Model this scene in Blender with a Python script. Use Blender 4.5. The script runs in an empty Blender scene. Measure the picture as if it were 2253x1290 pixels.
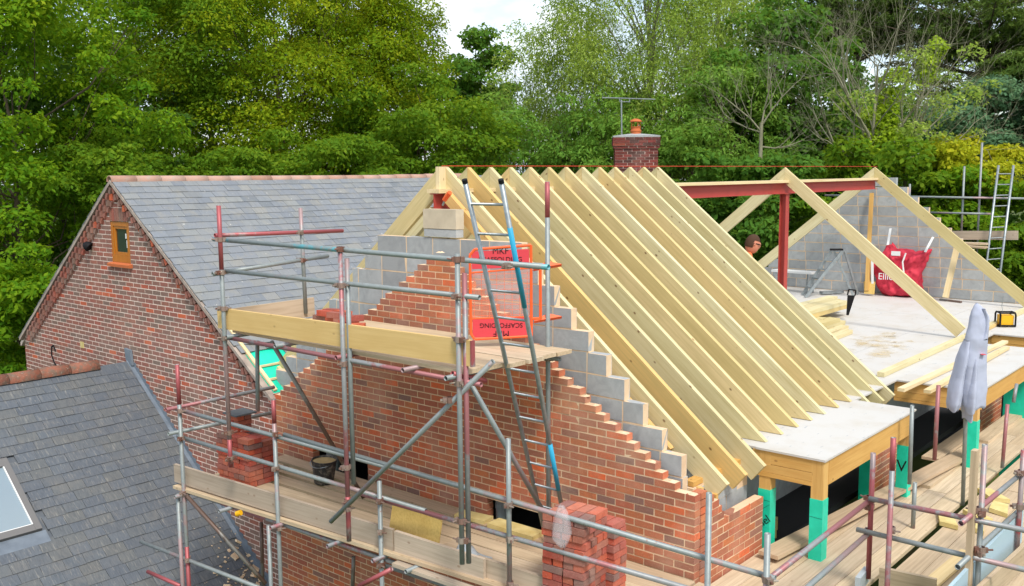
import bpy, math, random
import numpy as np
from mathutils import Matrix, Vector
R = math.radians
random.seed(7); np.random.seed(7)
sc = bpy.context.scene
col = sc.collection

# ------------------------------------------------------------------ camera
cd = bpy.data.cameras.new('camera'); co = bpy.data.objects.new('camera', cd); col.objects.link(co)
cd.sensor_width = 36.0; cd.lens = 33.5317; cd.clip_start = 0.1; cd.clip_end = 2000
rr = ((0.655209,-0.755399,-0.008587),(0.099949,0.075415,0.992130),(-0.748807,-0.650911,0.124914))
co.matrix_world = Matrix(((rr[0][0], rr[1][0], rr[2][0], 0), (rr[0][1], rr[1][1], rr[2][1], 0), (rr[0][2], rr[1][2], rr[2][2], 0), (0, 0, 0, 1)))
co.location = (-7.530, -4.321, 3.054)
sc.camera = co

# ------------------------------------------------------------------ sky, sun, exposure
SUN_EL, SUN_AZ = 52.0, 240.0          # azimuth of the sun in degrees, counter-clockwise from +x
w = bpy.data.worlds.new('World'); sc.world = w; w.use_nodes = True
nt = w.node_tree; nt.nodes.clear()
out = nt.nodes.new('ShaderNodeOutputWorld'); bg = nt.nodes.new('ShaderNodeBackground')
sky = nt.nodes.new('ShaderNodeTexSky'); sky.sky_type = 'NISHITA'; sky.sun_disc = False
sky.sun_elevation = R(SUN_EL); sky.sun_rotation = R(90 - SUN_AZ); sky.air_density = 1.0; sky.dust_density = 2.0
tc = nt.nodes.new('ShaderNodeTexCoord'); mp = nt.nodes.new('ShaderNodeMapping'); mp.inputs['Scale'].default_value = (1, 1, 2.2)
no = nt.nodes.new('ShaderNodeTexNoise'); no.inputs['Scale'].default_value = 5.0; no.inputs['Detail'].default_value = 7; no.inputs['Roughness'].default_value = .55
cr = nt.nodes.new('ShaderNodeValToRGB'); cr.color_ramp.elements[0].position = .30; cr.color_ramp.elements[1].position = .62
mx = nt.nodes.new('ShaderNodeMix'); mx.data_type = 'RGBA'
c2 = nt.nodes.new('ShaderNodeValToRGB'); c2.color_ramp.elements[0].position = .42; c2.color_ramp.elements[1].position = .66
c2.color_ramp.elements[0].color = (3.0, 3.4, 3.8, 1); c2.color_ramp.elements[1].color = (5.0, 5.1, 5.2, 1)
n2 = nt.nodes.new('ShaderNodeTexNoise'); n2.inputs['Scale'].default_value = 9.0; n2.inputs['Detail'].default_value = 6
nt.links.new(mp.outputs[0], n2.inputs['Vector']); nt.links.new(n2.outputs['Fac'], c2.inputs[0]); nt.links.new(c2.outputs[0], mx.inputs[7])
nt.links.new(tc.outputs['Generated'], mp.inputs[0]); nt.links.new(mp.outputs[0], no.inputs['Vector'])
nt.links.new(no.outputs['Fac'], cr.inputs[0]); nt.links.new(cr.outputs[0], mx.inputs[0])
nt.links.new(sky.outputs[0], mx.inputs[6]); nt.links.new(mx.outputs[2], bg.inputs[0])
bg.inputs[1].default_value = 0.125; nt.links.new(bg.outputs[0], out.inputs[0])
sl = bpy.data.lights.new('sun', 'SUN'); so = bpy.data.objects.new('sun', sl); col.objects.link(so)
sl.energy = 1.4; sl.angle = R(12); sl.color = (1, .96, .9)
sd = Vector((math.cos(R(SUN_AZ)) * math.cos(R(SUN_EL)), math.sin(R(SUN_AZ)) * math.cos(R(SUN_EL)), math.sin(R(SUN_EL))))
so.rotation_euler = sd.to_track_quat('Z', 'Y').to_euler()
sc.view_settings.view_transform = 'Standard'; sc.view_settings.look = 'None'
sc.view_settings.exposure = 1.22; sc.view_settings.gamma = 1.0

# ------------------------------------------------------------------ materials
def lin(h):
    h = h.lstrip('#'); v = [int(h[i:i + 2], 16) / 255 for i in (0, 2, 4)]
    return tuple(c / 12.92 if c <= .04045 else ((c + .055) / 1.055) ** 2.4 for c in v) + (1,)
class NT:
    def __init__(s, name, rough=.8, spec=.3, metal=0):
        s.m = bpy.data.materials.new(name); s.m.use_nodes = True; s.t = s.m.node_tree
        s.b = s.t.nodes['Principled BSDF']; s.b.inputs['Roughness'].default_value = rough
        s.b.inputs['Specular IOR Level'].default_value = spec; s.b.inputs['Metallic'].default_value = metal
        s.tc = s.t.nodes.new('ShaderNodeTexCoord'); s.oi = s.t.nodes.new('ShaderNodeObjectInfo'); s.ge = s.t.nodes.new('ShaderNodeNewGeometry')
    def L(s, a, b): s.t.links.new(a, b)
    def N(s, k): return s.t.nodes.new(k)
    def math(s, op, a, b=None, c=None):
        n = s.N('ShaderNodeMath'); n.operation = op
        for i, v in enumerate((a, b, c)):
            if v is None: continue
            if isinstance(v, (int, float)): n.inputs[i].default_value = v
            else: s.L(v, n.inputs[i])
        return n.outputs[0]
    def rnd(s):      # one number per object and per mesh island
        a = s.math('ADD', s.oi.outputs['Random'], s.ge.outputs['Random Per Island'])
        return s.math('FRACT', s.math('MULTIPLY', a, 7.31))
    def coord(s, scale, kind='Object', jitter=True):
        mp = s.N('ShaderNodeMapping'); mp.inputs['Scale'].default_value = scale
        s.L(s.tc.outputs[kind], mp.inputs[0])
        if jitter:
            cb = s.N('ShaderNodeCombineXYZ'); r = s.math('MULTIPLY', s.rnd(), 40.0)
            for i in range(3): s.L(r, cb.inputs[i])
            s.L(cb.outputs[0], mp.inputs['Location'])
        return mp.outputs[0]
    def noise(s, vec, scale=1, detail=4, rough=.55, dist=0):
        n = s.N('ShaderNodeTexNoise'); n.inputs['Scale'].default_value = scale; n.inputs['Detail'].default_value = detail
        n.inputs['Roughness'].default_value = rough; n.inputs['Distortion'].default_value = dist
        s.L(vec, n.inputs['Vector']); return n.outputs['Fac']
    def ramp(s, fac, stops, interp='LINEAR'):
        n = s.N('ShaderNodeValToRGB'); e = n.color_ramp; e.interpolation = interp
        while len(e.elements) < len(stops): e.elements.new(.5)
        for el, (p, c) in zip(e.elements, stops): el.position = p; el.color = lin(c) if isinstance(c, str) else (c, c, c, 1)
        s.L(fac, n.inputs[0]); return n.outputs[0]
    def mix(s, f, a, b, mode='MIX'):
        n = s.N('ShaderNodeMix'); n.data_type = 'RGBA'; n.blend_type = mode
        for k, v in ((0, f), (6, a), (7, b)):
            if isinstance(v, (int, float)): n.inputs[k].default_value = v
            elif isinstance(v, str): n.inputs[k].default_value = lin(v)
            else: s.L(v, n.inputs[k])
        return n.outputs[2]
    def bump(s, h, strength=.3, dist=.01):
        n = s.N('ShaderNodeBump'); n.inputs['Strength'].default_value = strength; n.inputs['Distance'].default_value = dist
        s.L(h, n.inputs['Height']); s.L(n.outputs[0], s.b.inputs['Normal'])
    def col(s, c):
        if isinstance(c, str): s.b.inputs['Base Color'].default_value = lin(c)
        else: s.L(c, s.b.inputs['Base Color'])
        return s.m

def brick_mat(name, stops, dirt='#6a4a40', pale='#d9b8a0'):
    t = NT(name, .9, .2); r = t.rnd()
    base = t.ramp(r, stops)
    v = t.ge.outputs['Position']
    n1 = t.noise(v, 14, 5, .6); n2 = t.noise(v, 75, 3, .6); n3 = t.noise(v, 1.1, 5, .6)
    c = t.mix(t.math('MULTIPLY', t.ramp(n1, [(.42, 0.), (.7, 1.)]), .4), base, dirt)
    c = t.mix(t.math('MULTIPLY', t.ramp(n2, [(.55, 0.), (.75, 1.)]), .3), c, pale)
    c = t.mix(t.math('MULTIPLY', t.ramp(n3, [(.50, 0.), (.70, 1.)]), .27), c, pale)
    c = t.mix(t.math('MULTIPLY', t.ramp(n3, [(.28, 1.), (.45, 0.)]), .3), c, dirt)
    t.bump(n2, .4, .006); return t.col(c)
M = {}
M['brick'] = brick_mat('brick_new', [(0, '#bb6c4e'), (.14, '#aa604a'), (.26, '#c27450'), (.36, '#96624f'), (.46, '#c67548'), (.56, '#b36e52'), (.66, '#84665c'), (.74, '#bd785a'), (.82, '#a0664f'), (.91, '#cc6c46'), (1, '#da683c')], '#8f5f4a', '#e0bfa4')
M['brick_old'] = brick_mat('brick_weathered', [(0, '#87655a'), (.2, '#965e52'), (.4, '#82695e'), (.55, '#a05a4c'), (.68, '#7c695e'), (.8, '#a46250'), (.9, '#766a60'), (.96, '#b25842'), (1, '#ca643e')], '#6e5c50', '#b29a8a')
M['brick_loose'] = brick_mat('brick_loose', [(0, '#b04a38'), (.18, '#c05a3c'), (.34, '#a64c3e'), (.48, '#8a5c50'), (.6, '#c46444'), (.72, '#806860'), (.84, '#b0493a'), (.92, '#6e605c'), (1, '#cc6846')], '#7a4038', '#cfa794')
M['brick_chimney'] = brick_mat('brick_sooty', [(0, '#7a3d34'), (.3, '#6a342d'), (.5, '#84403a'), (.7, '#4c3631'), (.85, '#5c2e28'), (1, '#8f4a38')], '#2b2624', '#a08a80')
t = NT('mortar', .95, .1); v = t.coord((1, 1, 1), jitter=False)
t.bump(t.noise(v, 60, 4), .5, .006); M['mortar'] = t.col(t.ramp(t.noise(v, 6, 5), [(.3, '#d2b493'), (.7, '#e2c9a6')]))
t = NT('mortar_old', .95, .1); v = t.coord((1, 1, 1), jitter=False)
t.bump(t.noise(v, 60, 4), .5, .006); M['mortar_old'] = t.col(t.ramp(t.noise(v, 5, 5), [(.3, '#dcc6b6'), (.7, '#ead8ca')]))
t = NT('verge_mortar', .95, .1); v = t.coord((1, 1, 1)); M['verge'] = t.col(t.ramp(t.noise(v, 6, 5), [(.3, '#8f8278'), (.7, '#b5a698')]))
t = NT('concrete_block', .92, .15); v = t.ge.outputs['Position']; r = t.rnd()
c = t.mix(t.ramp(t.noise(v, 5, 6, .65, 1.2), [(.4, 0.), (.75, .55)]), t.ramp(r, [(0, '#a2a5a4'), (.5, '#b0b3b2'), (1, '#989b9b')]), '#7c7f80')
t.bump(t.noise(v, 70, 4), .45, .006); M['block'] = t.col(c)
t = NT('padstone', .9, .2); v = t.coord((1, 1, 1)); M['padstone'] = t.col(t.ramp(t.noise(v, 6, 5), [(.3, '#b8ab94'), (.7, '#cabda4')]))
t = NT('slate', .62, .45); v = t.ge.outputs['Position']; r = t.rnd()
base = t.ramp(r, [(0, '#757a7f'), (.2, '#7d8083'), (.4, '#70757b'), (.6, '#828482'), (.75, '#787d83'), (.9, '#878681'), (1, '#6b7074')])
lic = t.ramp(t.noise(v, 5, 7, .72), [(.48, 0.), (.70, .65)])
c = t.mix(lic, base, '#8c887c'); c = t.mix(t.ramp(t.noise(v, 16, 5, .65), [(.66, 0.), (.72, .85)]), c, '#cfccc2')
str_ = t.noise(t.coord((18, 2.5, 2.5)), 1.5, 4, .6)
c = t.mix(t.ramp(str_, [(.45, 0.), (.75, .35)]), c, '#565a60')
t.bump(t.noise(v, 25, 5), .3, .006); M['slate'] = t.col(c)
t = NT('slate_aged', .66, .4); v = t.ge.outputs['Position']; r = t.rnd()
base = t.ramp(r, [(0, '#565c63'), (.2, '#5c6268'), (.4, '#545a61'), (.55, '#606363'), (.7, '#575e65'), (.85, '#5f6160'), (1, '#5a6067')])
c = t.mix(t.ramp(t.noise(v, 3.2, 7, .74), [(.48, 0.), (.72, .55)]), base, '#6f6c66')
c = t.mix(t.ramp(t.noise(v, 15, 5, .65), [(.69, 0.), (.74, .8)]), c, '#b4b1a6')
c = t.mix(t.ramp(t.noise(t.coord((9, 1.2, 1.2)), 1.5, 5, .65), [(.46, 0.), (.7, .65)]), c, '#42474e'); c = t.mix(t.ramp(t.noise(t.coord((11, 1.0, 1.0)), 1.3, 5, .65), [(.56, 0.), (.72, .6)]), c, '#98958c')
t.bump(t.noise(v, 25, 5), .35, .006); M['slate_aged'] = t.col(c)
t = NT('terracotta_ridge', .9, .2); v = t.coord((1, 1, 1))
c = t.mix(t.ramp(t.noise(v, 12, 6, .7), [(.5, 0.), (.7, .8)]), t.ramp(t.rnd(), [(0, '#aa8472'), (.5, '#b69484'), (1, '#a07a68')]), '#a0988c')
t.bump(t.noise(v, 30, 4), .5, .008); M['terracotta'] = t.col(c)
t = NT('terracotta_mossy', .95, .1); v = t.coord((1, 1, 1))
c = t.mix(t.ramp(t.noise(v, 9, 6, .7), [(.42, 0.), (.62, .85)]), t.ramp(t.rnd(), [(0, '#8a5644'), (.5, '#9a6654'), (1, '#7c4e40')]), '#6c6458')
c = t.mix(t.ramp(t.noise(v, 26, 5, .7), [(.6, 0.), (.7, .8)]), c, '#b0a894')
t.bump(t.noise(v, 22, 5, .7), .9, .02); M['terracotta_old'] = t.col(c)
t = NT('lead', .6, .4); v = t.coord((1, 1, 1)); M['lead'] = t.col(t.ramp(t.noise(v, 4, 4), [(.3, '#5d6670'), (.7, '#76808a')]))

def wood(name, stops, knots=.5, grain='#8a6a3a', gs=.35, rough=.75):
    t = NT(name, rough, .3); r = t.rnd()
    base = t.ramp(r, stops)
    g = t.noise(t.coord((1.2, 38, 38)), 1.0, 5, .6, .6)
    c = t.mix(t.math('MULTIPLY', t.ramp(g, [(.42, 0.), (.68, 1.)]), gs), base, grain)
    bl = t.noise(t.coord((1.3, 5, 5)), 1.0, 4, .55)
    c = t.mix(t.ramp(bl, [(.45, 0.), (.75, .4)]), c, grain)
    if knots:
        vo = t.N('ShaderNodeTexVoronoi'); vo.inputs['Scale'].default_value = 1.0
        t.L(t.coord((4.2, 7.0, 7.0)), vo.inputs['Vector'])
        k = t.ramp(vo.outputs['Distance'], [(.05, 1.), (.11, 0.)])
        c = t.mix(t.math('MULTIPLY', k, knots), c, '#6b4424')
    t.bump(g, .15, .003); return t.col(c)
M['timber'] = wood('timber_treated', [(0, '#cdbf90'), (.2, '#d8cda4'), (.38, '#c2b684'), (.5, '#d6b270'), (.62, '#d0c498'), (.75, '#bcb286'), (.88, '#d6c79c'), (1, '#dcb672')], .85, '#ad9a62', .42)
M['pine'] = wood('timber_planed', [(0, '#d4aa64'), (.5, '#cb9d54'), (1, '#dab476')], .6, '#ad7834', .36)
M['pine_pale'] = wood('timber_pale', [(0, '#dcc79c'), (.5, '#e2cfa6'), (1, '#d2b987')], .5, '#b79a63', .35)
M['plywood'] = wood('plywood_yellow', [(0, '#cfae62'), (1, '#d6b76e')], .0, '#a98440', .45)
M['board'] = wood('scaffold_board', [(0, '#c4ad8c'), (.3, '#cdb898'), (.55, '#bca486'), (.8, '#d2bfa0'), (1, '#b3a08a')], .35, '#8f7a60', .45, .85)
M['toeboard'] = wood('scaffold_toe_board', [(0, '#b8a690'), (.5, '#c2b19c'), (1, '#aa9a88')], .5, '#8a7a68', .45, .85)
M['lvl'] = wood('yellow_board', [(0, '#d4b172'), (1, '#d8b87c')], .35, '#bb9450', .3)

def tube_mat(name, base, paint, amt, rust='#7b4b38'):
    t = NT(name, .48, .5, .25)
    v = t.coord((.9, .9, .9)); r = t.rnd()
    n = t.noise(v, 1.1, 3, .5); fine = t.noise(t.coord((14, 14, 14)), 1, 5, .65)
    c = t.mix(t.ramp(fine, [(.4, 0.), (.7, .5)]), base, '#74797a')
    pf = t.ramp(t.math('ADD', n, t.math('MULTIPLY', t.math('SUBTRACT', fine, .5), .25)), [(1 - amt - .02, 0.), (1 - amt + .03, .92)])
    c = t.mix(pf, c, paint)
    c = t.mix(t.ramp(t.noise(t.coord((25, 25, 25)), 1, 5, .7), [(.62, 0.), (.72, .7)]), c, rust)
    t.bump(fine, .15, .002); return t.col(c)
M['galv'] = tube_mat('tube_galvanised', '#8c9391', '#a08584', .42)
M['galv_blue'] = tube_mat('tube_galvanised_blue_paint', '#8b9492', '#5aa9b2', .46)
M['galv_red'] = tube_mat('tube_galvanised_red_paint', '#8e9090', '#9c5f61', .50)
M['tube_red'] = tube_mat('tube_red_paint', '#978684', '#a34d50', .58)
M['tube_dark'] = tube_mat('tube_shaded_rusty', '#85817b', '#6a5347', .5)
t = NT('coupler_steel', .6, .4, .5); M['coupler'] = t.col(t.ramp(t.rnd(), [(0, '#8d7f74'), (.4, '#9a8378'), (.7, '#7d5446'), (1, '#b0a79a')]))
t = NT('aluminium', .4, .5, .6); v = t.coord((8, 8, 8)); M['alu'] = t.col(t.ramp(t.noise(v, 2, 4), [(.3, '#868d8f'), (.7, '#a0a7a8')]))
t = NT('blue_paint', .5, .4); M['blue'] = t.col('#2e9fc4')
t = NT('orange_plastic', .5, .4); M['orange'] = t.col('#f0602a')
t = NT('red_panel', .5, .4); M['red_panel'] = t.col('#d0414a')
t = NT('black_print', .7, .2); M['black'] = t.col('#1b1a1c')
t = NT('dark_interior', .9, .1); M['dark'] = t.col('#3c3d40')  # shade of the closed rooms is put into this dark grey
t = NT('red_oxide_steel', .55, .4); v = t.coord((1, 1, 1)); M['steel'] = t.col(t.mix(t.ramp(t.noise(v, 5, 5), [(.5, 0.), (.75, .5)]), '#a8423a', '#8a3530'))
t = NT('green_membrane', .45, .4); v = t.coord((1, 1, 1)); M['green'] = t.col(t.ramp(t.noise(v, 5, 3), [(.3, '#14bf9a'), (.7, '#22d4b0')])); t.bump(t.noise(v, 6, 3), .4, .02)
t = NT('chipboard_white_film', .6, .35); v = t.coord((1, 1, 1), jitter=False)
c = t.mix(t.ramp(t.noise(v, 2.2, 6, .65), [(.45, 0.), (.75, .55)]), '#c4c1bb', '#b4a894')
mk = t.noise(t.coord((5, 26, 1), jitter=False), 1.0, 2, .4); c = t.mix(t.ramp(mk, [(.70, 0.), (.74, .6)]), c, '#8a929a')
M['deck'] = t.col(c)
t = NT('sawdust', .95, .1); v = t.coord((1, 1, 1), jitter=False); t.L(t.ramp(t.noise(v, 2.2, 7, .7), [(.45, 0.), (.7, .75)]), t.b.inputs['Alpha']); M['sawdust'] = t.col(t.ramp(t.noise(v, 9, 4), [(.3, '#c9b48a'), (.7, '#dccaa4')]))
t = NT('grey_plastic', .45, .4); M['greyp'] = t.col('#6e777b')
t = NT('black_plastic', .45, .4); v = t.coord((1, 1, 1)); M['blackp'] = t.col(t.ramp(t.noise(v, 14, 5, .7), [(.5, '#2c2d2e'), (.7, '#8d8676')]))
t = NT('wet_mortar', .7, .3); v = t.coord((1, 1, 1)); M['wet'] = t.col(t.ramp(t.noise(v, 8, 4), [(.3, '#a08a5c'), (.7, '#bda776')]))
t = NT('white_plastic', .4, .5); M['white'] = t.col('#dcdcd8')
t = NT('light_grey_sheet', .35, .5); M['lgrey'] = t.col('#a9b2b6')
t = NT('pale_blue_sheet', .5, .4); M['pblue'] = t.col('#a8bfc8')
t = NT('window_frame_oak', .35, .5); M['oak'] = t.col(t.ramp(t.noise(t.coord((20, 20, 2)), 1, 4), [(.3, '#a55f14'), (.7, '#bf7620')]))
t = NT('clay_sill', .8, .2); M['clay'] = t.col('#b8663c')
t = NT('glass_dark', .05, .8); M['glass'] = t.col('#24332f')
t = NT('skylight_glass', .03, 1.0); M['skyglass'] = t.col('#7f8e96')
t = NT('skylight_frame', .5, .4); M['skyframe'] = t.col('#6c6a68')
t = NT('red_bag', .7, .3); v = t.coord((1, 1, 1)); M['bag'] = t.col(t.ramp(t.noise(v, 4, 4), [(.3, '#b3283a'), (.7, '#cc3a4c')])); t.bump(t.noise(v, 6, 3, .5), .6, .05)
t = NT('hoodie_cloth', .95, .1); v = t.coord((1, 1, 1)); M['cloth'] = t.col(t.ramp(t.noise(v, 3, 3), [(.3, '#a2a7b8'), (.7, '#b2b7c8')])); t.bump(t.noise(v, 5, 3, .5), .5, .03)
t = NT('yellow_plastic', .45, .4); M['yellow'] = t.col('#e2a912')
t = NT('teal_plastic', .45, .4); M['teal'] = t.col('#1c8f98')
t = NT('skin', .6, .3); M['skin'] = t.col('#c98266')
t = NT('hair', .8, .2); M['hair'] = t.col('#4a3426')
t = NT('orange_shirt', .9, .1); M['shirt'] = t.col('#d9764a')
t = NT('trousers', .9, .1); M['trousers'] = t.col('#3b3c44')
t = NT('red_string', .7, .2); M['string'] = t.col('#c4442c')
t = NT('insulation', .9, .1); v = t.coord((1, 1, 1)); M['insul'] = t.col(t.ramp(t.noise(v, 7, 4), [(.3, '#c2ad6e'), (.7, '#d8c78c')]))
def clear(name, colr, alpha):
    t = NT(name, .25, .6); t.b.inputs['Alpha'].default_value = alpha; return t.col(colr)
M['film'] = clear('clear_film', '#e4e0e2', .22)
M['mesh'] = clear('gate_mesh', '#f0a890', .16)

def leaf_mat(name, stops, trans='#8fae2e', tf=.35, nscale=.35):
    t = NT(name, .75, .12); r = t.ge.outputs['Random Per Island']
    n = t.noise(t.coord((1, 1, 1), jitter=False), nscale, 3, .5)
    f = t.math('ADD', t.math('MULTIPLY', r, .55), t.math('MULTIPLY', t.ramp(n, [(.3, 0.), (.7, 1.)]), .45))
    c = t.ramp(f, stops); t.col(c)
    tr = t.N('ShaderNodeBsdfTranslucent'); t.L(t.mix(.5, c, trans), tr.inputs[0])
    ms = t.N('ShaderNodeMixShader'); ms.inputs[0].default_value = tf
    o = t.t.nodes['Material Output']; t.L(t.b.outputs[0], ms.inputs[1]); t.L(tr.outputs[0], ms.inputs[2]); t.L(ms.outputs[0], o.inputs[0])
    return t.m
M['leaf_chestnut'] = leaf_mat('leaf_chestnut', [(0, '#3e6c14'), (.4, '#588316'), (.75, '#7f9e1c'), (1, '#aab82a')], '#b4cc28', .45)
M['leaf_hornbeam'] = leaf_mat('leaf_hornbeam', [(0, '#4c7212'), (.4, '#6a8a14'), (.75, '#8e9e1a'), (1, '#b2b026')], '#ccd02a', .45)
M['leaf_maple'] = leaf_mat('leaf_maple', [(0, '#3f6416'), (.5, '#5a7e1a'), (1, '#849a24')], '#a8c02a', .44)
M['leaf_oak'] = leaf_mat('leaf_oak', [(0, '#3c6422'), (.5, '#527c2a'), (1, '#6e9438')], '#9ab438', .42)
M['leaf_willow'] = leaf_mat('leaf_willow', [(0, '#76983c'), (.5, '#92ac48'), (1, '#b0c05c')], '#c6d258', .45)
M['leaf_ash'] = leaf_mat('leaf_ash', [(0, '#52802e'), (.5, '#6e983a'), (1, '#90ae4a')], '#b0c44a', .44)
M['leaf_ivy'] = leaf_mat('leaf_ivy', [(0, '#88a822'), (.5, '#a0ba28'), (1, '#b4c838')], '#c4d63c', .4)
M['leaf_dark'] = leaf_mat('leaf_dark', [(0, '#375822'), (.5, '#4a6e2a'), (1, '#648638')], '#8caa38', .42)
M['leaf_cypress'] = leaf_mat('leaf_cypress', [(0, '#3a5422'), (.5, '#506a28'), (1, '#6e8034')], '#8a9a38', .25)
M['leaf_yellow'] = leaf_mat('leaf_yellow', [(0, '#82981e'), (.5, '#a6ac22'), (1, '#c4b828')], '#d0d22c', .42)
M['leaf_blue'] = leaf_mat('leaf_bluegreen', [(0, '#46684a'), (.5, '#5a7e5a'), (1, '#74986a')], '#9ab47a', .36)
t = NT('bark', .95, .1); v = t.coord((3, 3, .8)); M['bark'] = t.col(t.ramp(t.noise(v, 4, 5), [(.3, '#4a4034'), (.7, '#6c6050')])); t.bump(t.noise(v, 8, 4), .6, .03)
t = NT('bark_pale', .95, .1); v = t.coord((3, 3, .8)); M['bark_pale'] = t.col(t.ramp(t.noise(v, 4, 5), [(.3, '#74725c'), (.7, '#96937a')]))
t = NT('ground', .95, .1); v = t.coord((1, 1, 1), jitter=False); M['ground'] = t.col(t.ramp(t.noise(v, .4, 7), [(.3, '#3d4a26'), (.55, '#55602f'), (.75, '#6a5b42')]))

# ------------------------------------------------------------------ builders
def link(o, parent=None, label=None, cat=None, group=None, kind=None):
    col.objects.link(o)
    if parent is not None:
        o.parent = parent; o.matrix_parent_inverse = world_of(parent).inverted()
    for k, v in (('label', label), ('category', cat), ('group', group), ('kind', kind)):
        if v: o[k] = v
    return o
WM = {}
def world_of(o):
    return WM.get(o.name, Matrix.Identity(4))
def remember(o, m): WM[o.name] = m.copy()
def thing(name, label, cat, loc=(0, 0, 0), group=None):
    o = bpy.data.objects.new(name, None); o.location = loc; o.empty_display_size = .1
    link(o, None, label, cat, group); remember(o, Matrix.Translation(loc)); return o
def mesh(name, V, F, mat, smooth=False):
    me = bpy.data.meshes.new(name); me.from_pydata([tuple(v) for v in V], [], F); me.update()
    me.materials.append(M[mat] if isinstance(mat, str) else mat)
    if smooth: me.polygons.foreach_set('use_smooth', [True] * len(me.polygons))
    return me
def place(name, me, parent=None, mw=None, **kw):
    o = bpy.data.objects.new(name, me); link(o, parent, **kw)
    mw = mw or Matrix.Identity(4); o.matrix_basis = mw; remember(o, mw); return o
BOXF = [(0, 3, 2, 1), (4, 5, 6, 7), (0, 1, 5, 4), (1, 2, 6, 5), (2, 3, 7, 6), (3, 0, 4, 7)]
def boxv(x0, x1, y0, y1, z0, z1):
    return [(x0, y0, z0), (x1, y0, z0), (x1, y1, z0), (x0, y1, z0), (x0, y0, z1), (x1, y0, z1), (x1, y1, z1), (x0, y1, z1)]
class MB:
    def __init__(s): s.V = []; s.F = []
    def add(s, V, F): n = len(s.V); s.V += [tuple(v) for v in V]; s.F += [tuple(i + n for i in f) for f in F]; return s
    def box(s, x0, x1, y0, y1, z0, z1): return s.add(boxv(x0, x1, y0, y1, z0, z1), BOXF)
    def obox(s, c, size, m3):      # oriented box
        V = [Vector(c) + m3 @ Vector((a * size[0] / 2, b * size[1] / 2, d * size[2] / 2)) for d in (-1, 1) for a, b in ((-1, -1), (1, -1), (1, 1), (-1, 1))]
        return s.add(V, BOXF)
    def tube(s, p, q, r, r2=None, n=10, cap=True):
        p, q = Vector(p), Vector(q); d = (q - p).normalized(); a = d.orthogonal().normalized(); b = d.cross(a); r2 = r if r2 is None else r2
        V = []
        for c, rad in ((p, r), (q, r2)):
            for i in range(n):
                t = 2 * math.pi * i / n; V.append(c + (a * math.cos(t) + b * math.sin(t)) * rad)
        F = [(i, (i + 1) % n, n + (i + 1) % n, n + i) for i in range(n)]
        if cap: F += [tuple(range(n - 1, -1, -1)), tuple(range(n, 2 * n))]
        return s.add(V, F)
    def path(s, pts, r, n=8):
        for a, b in zip(pts, pts[1:]): s.tube(a, b, r, n=n)
        return s
    def lathe(s, prof, c=(0, 0, 0), n=20):
        V = []; F = []
        for r, z in prof:
            for i in range(n):
                t = 2 * math.pi * i / n; V.append((c[0] + r * math.cos(t), c[1] + r * math.sin(t), c[2] + z))
        for j in range(len(prof) - 1):
            for i in range(n): F.append((j * n + i, j * n + (i + 1) % n, (j + 1) * n + (i + 1) % n, (j + 1) * n + i))
        return s.add(V, F)
    def prism(s, poly, d):         # poly: 3-D points, extruded by vector d
        n = len(poly); P = [Vector(p) for p in poly]; V = P + [p + Vector(d) for p in P]
        F = [tuple(range(n - 1, -1, -1)), tuple(range(n, 2 * n))] + [(i, (i + 1) % n, n + (i + 1) % n, n + i) for i in range(n)]
        return s.add(V, F)
    def obj(s, name, mat, parent=None, smooth=False, mw=None, **kw):
        return place(name, mesh(name, s.V, s.F, mat, smooth), parent, mw, **kw)
def frame(p, q, up=(0, 0, 1)):
    x = (Vector(q) - Vector(p)).normalized(); u = Vector(up); y = u.cross(x)
    if y.length < 1e-4: y = Vector((0, 1, 0)).cross(x)
    y.normalize(); z = x.cross(y)
    return Matrix((x, y, z)).transposed()
def beam(name, p, q, wd, ht, mat, parent=None, up=(0, 0, 1), roll=0, **kw):
    """rectangular timber from p to q (centre line), wd across, ht in the 'up' sense; local x runs along it"""
    p, q = Vector(p), Vector(q); L = (q - p).length
    m3 = frame(p, q, up)
    if roll: m3 = m3 @ Matrix.Rotation(roll, 3, 'X')
    mw = Matrix.Translation((p + q) / 2) @ m3.to_4x4()
    j = lambda: random.uniform(-.0015, .0015)
    V = [(x + j(), y + j(), z + j()) for x, y, z in boxv(-L / 2, L / 2, -wd / 2, wd / 2, -ht / 2, ht / 2)]
    return place(name, mesh(name, V, BOXF, mat), parent, mw, **kw)
def pipe(name, p, q, mat, parent, r=.024, n=12, hollow=True, **kw):
    p, q = Vector(p), Vector(q); L = (q - p).length; mw = Matrix.Translation((p + q) / 2) @ frame(p, q).to_4x4()
    V = []; F = []
    rings = [(-L / 2, r), (L / 2, r)] if not hollow else [(-L / 2 + .04, r * .84), (-L / 2, r * .84), (-L / 2, r), (L / 2, r), (L / 2, r * .84), (L / 2 - .04, r * .84)]
    for x, rad in rings:
        for i in range(n):
            t = 2 * math.pi * i / n; V.append((x, rad * math.cos(t), rad * math.sin(t)))
    for j in range(len(rings) - 1):
        for i in range(n): F.append((j * n + i, j * n + (i + 1) % n, (j + 1) * n + (i + 1) % n, (j + 1) * n + i))
    F += [tuple(range(n)), tuple(range((len(rings) - 1) * n, len(rings) * n))]
    o = place(name, mesh(name, V, F, mat), parent, mw, **kw)
    o.data.polygons.foreach_set('use_smooth', [len(f) == 4 for f in F]); return o
_coup = None
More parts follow.
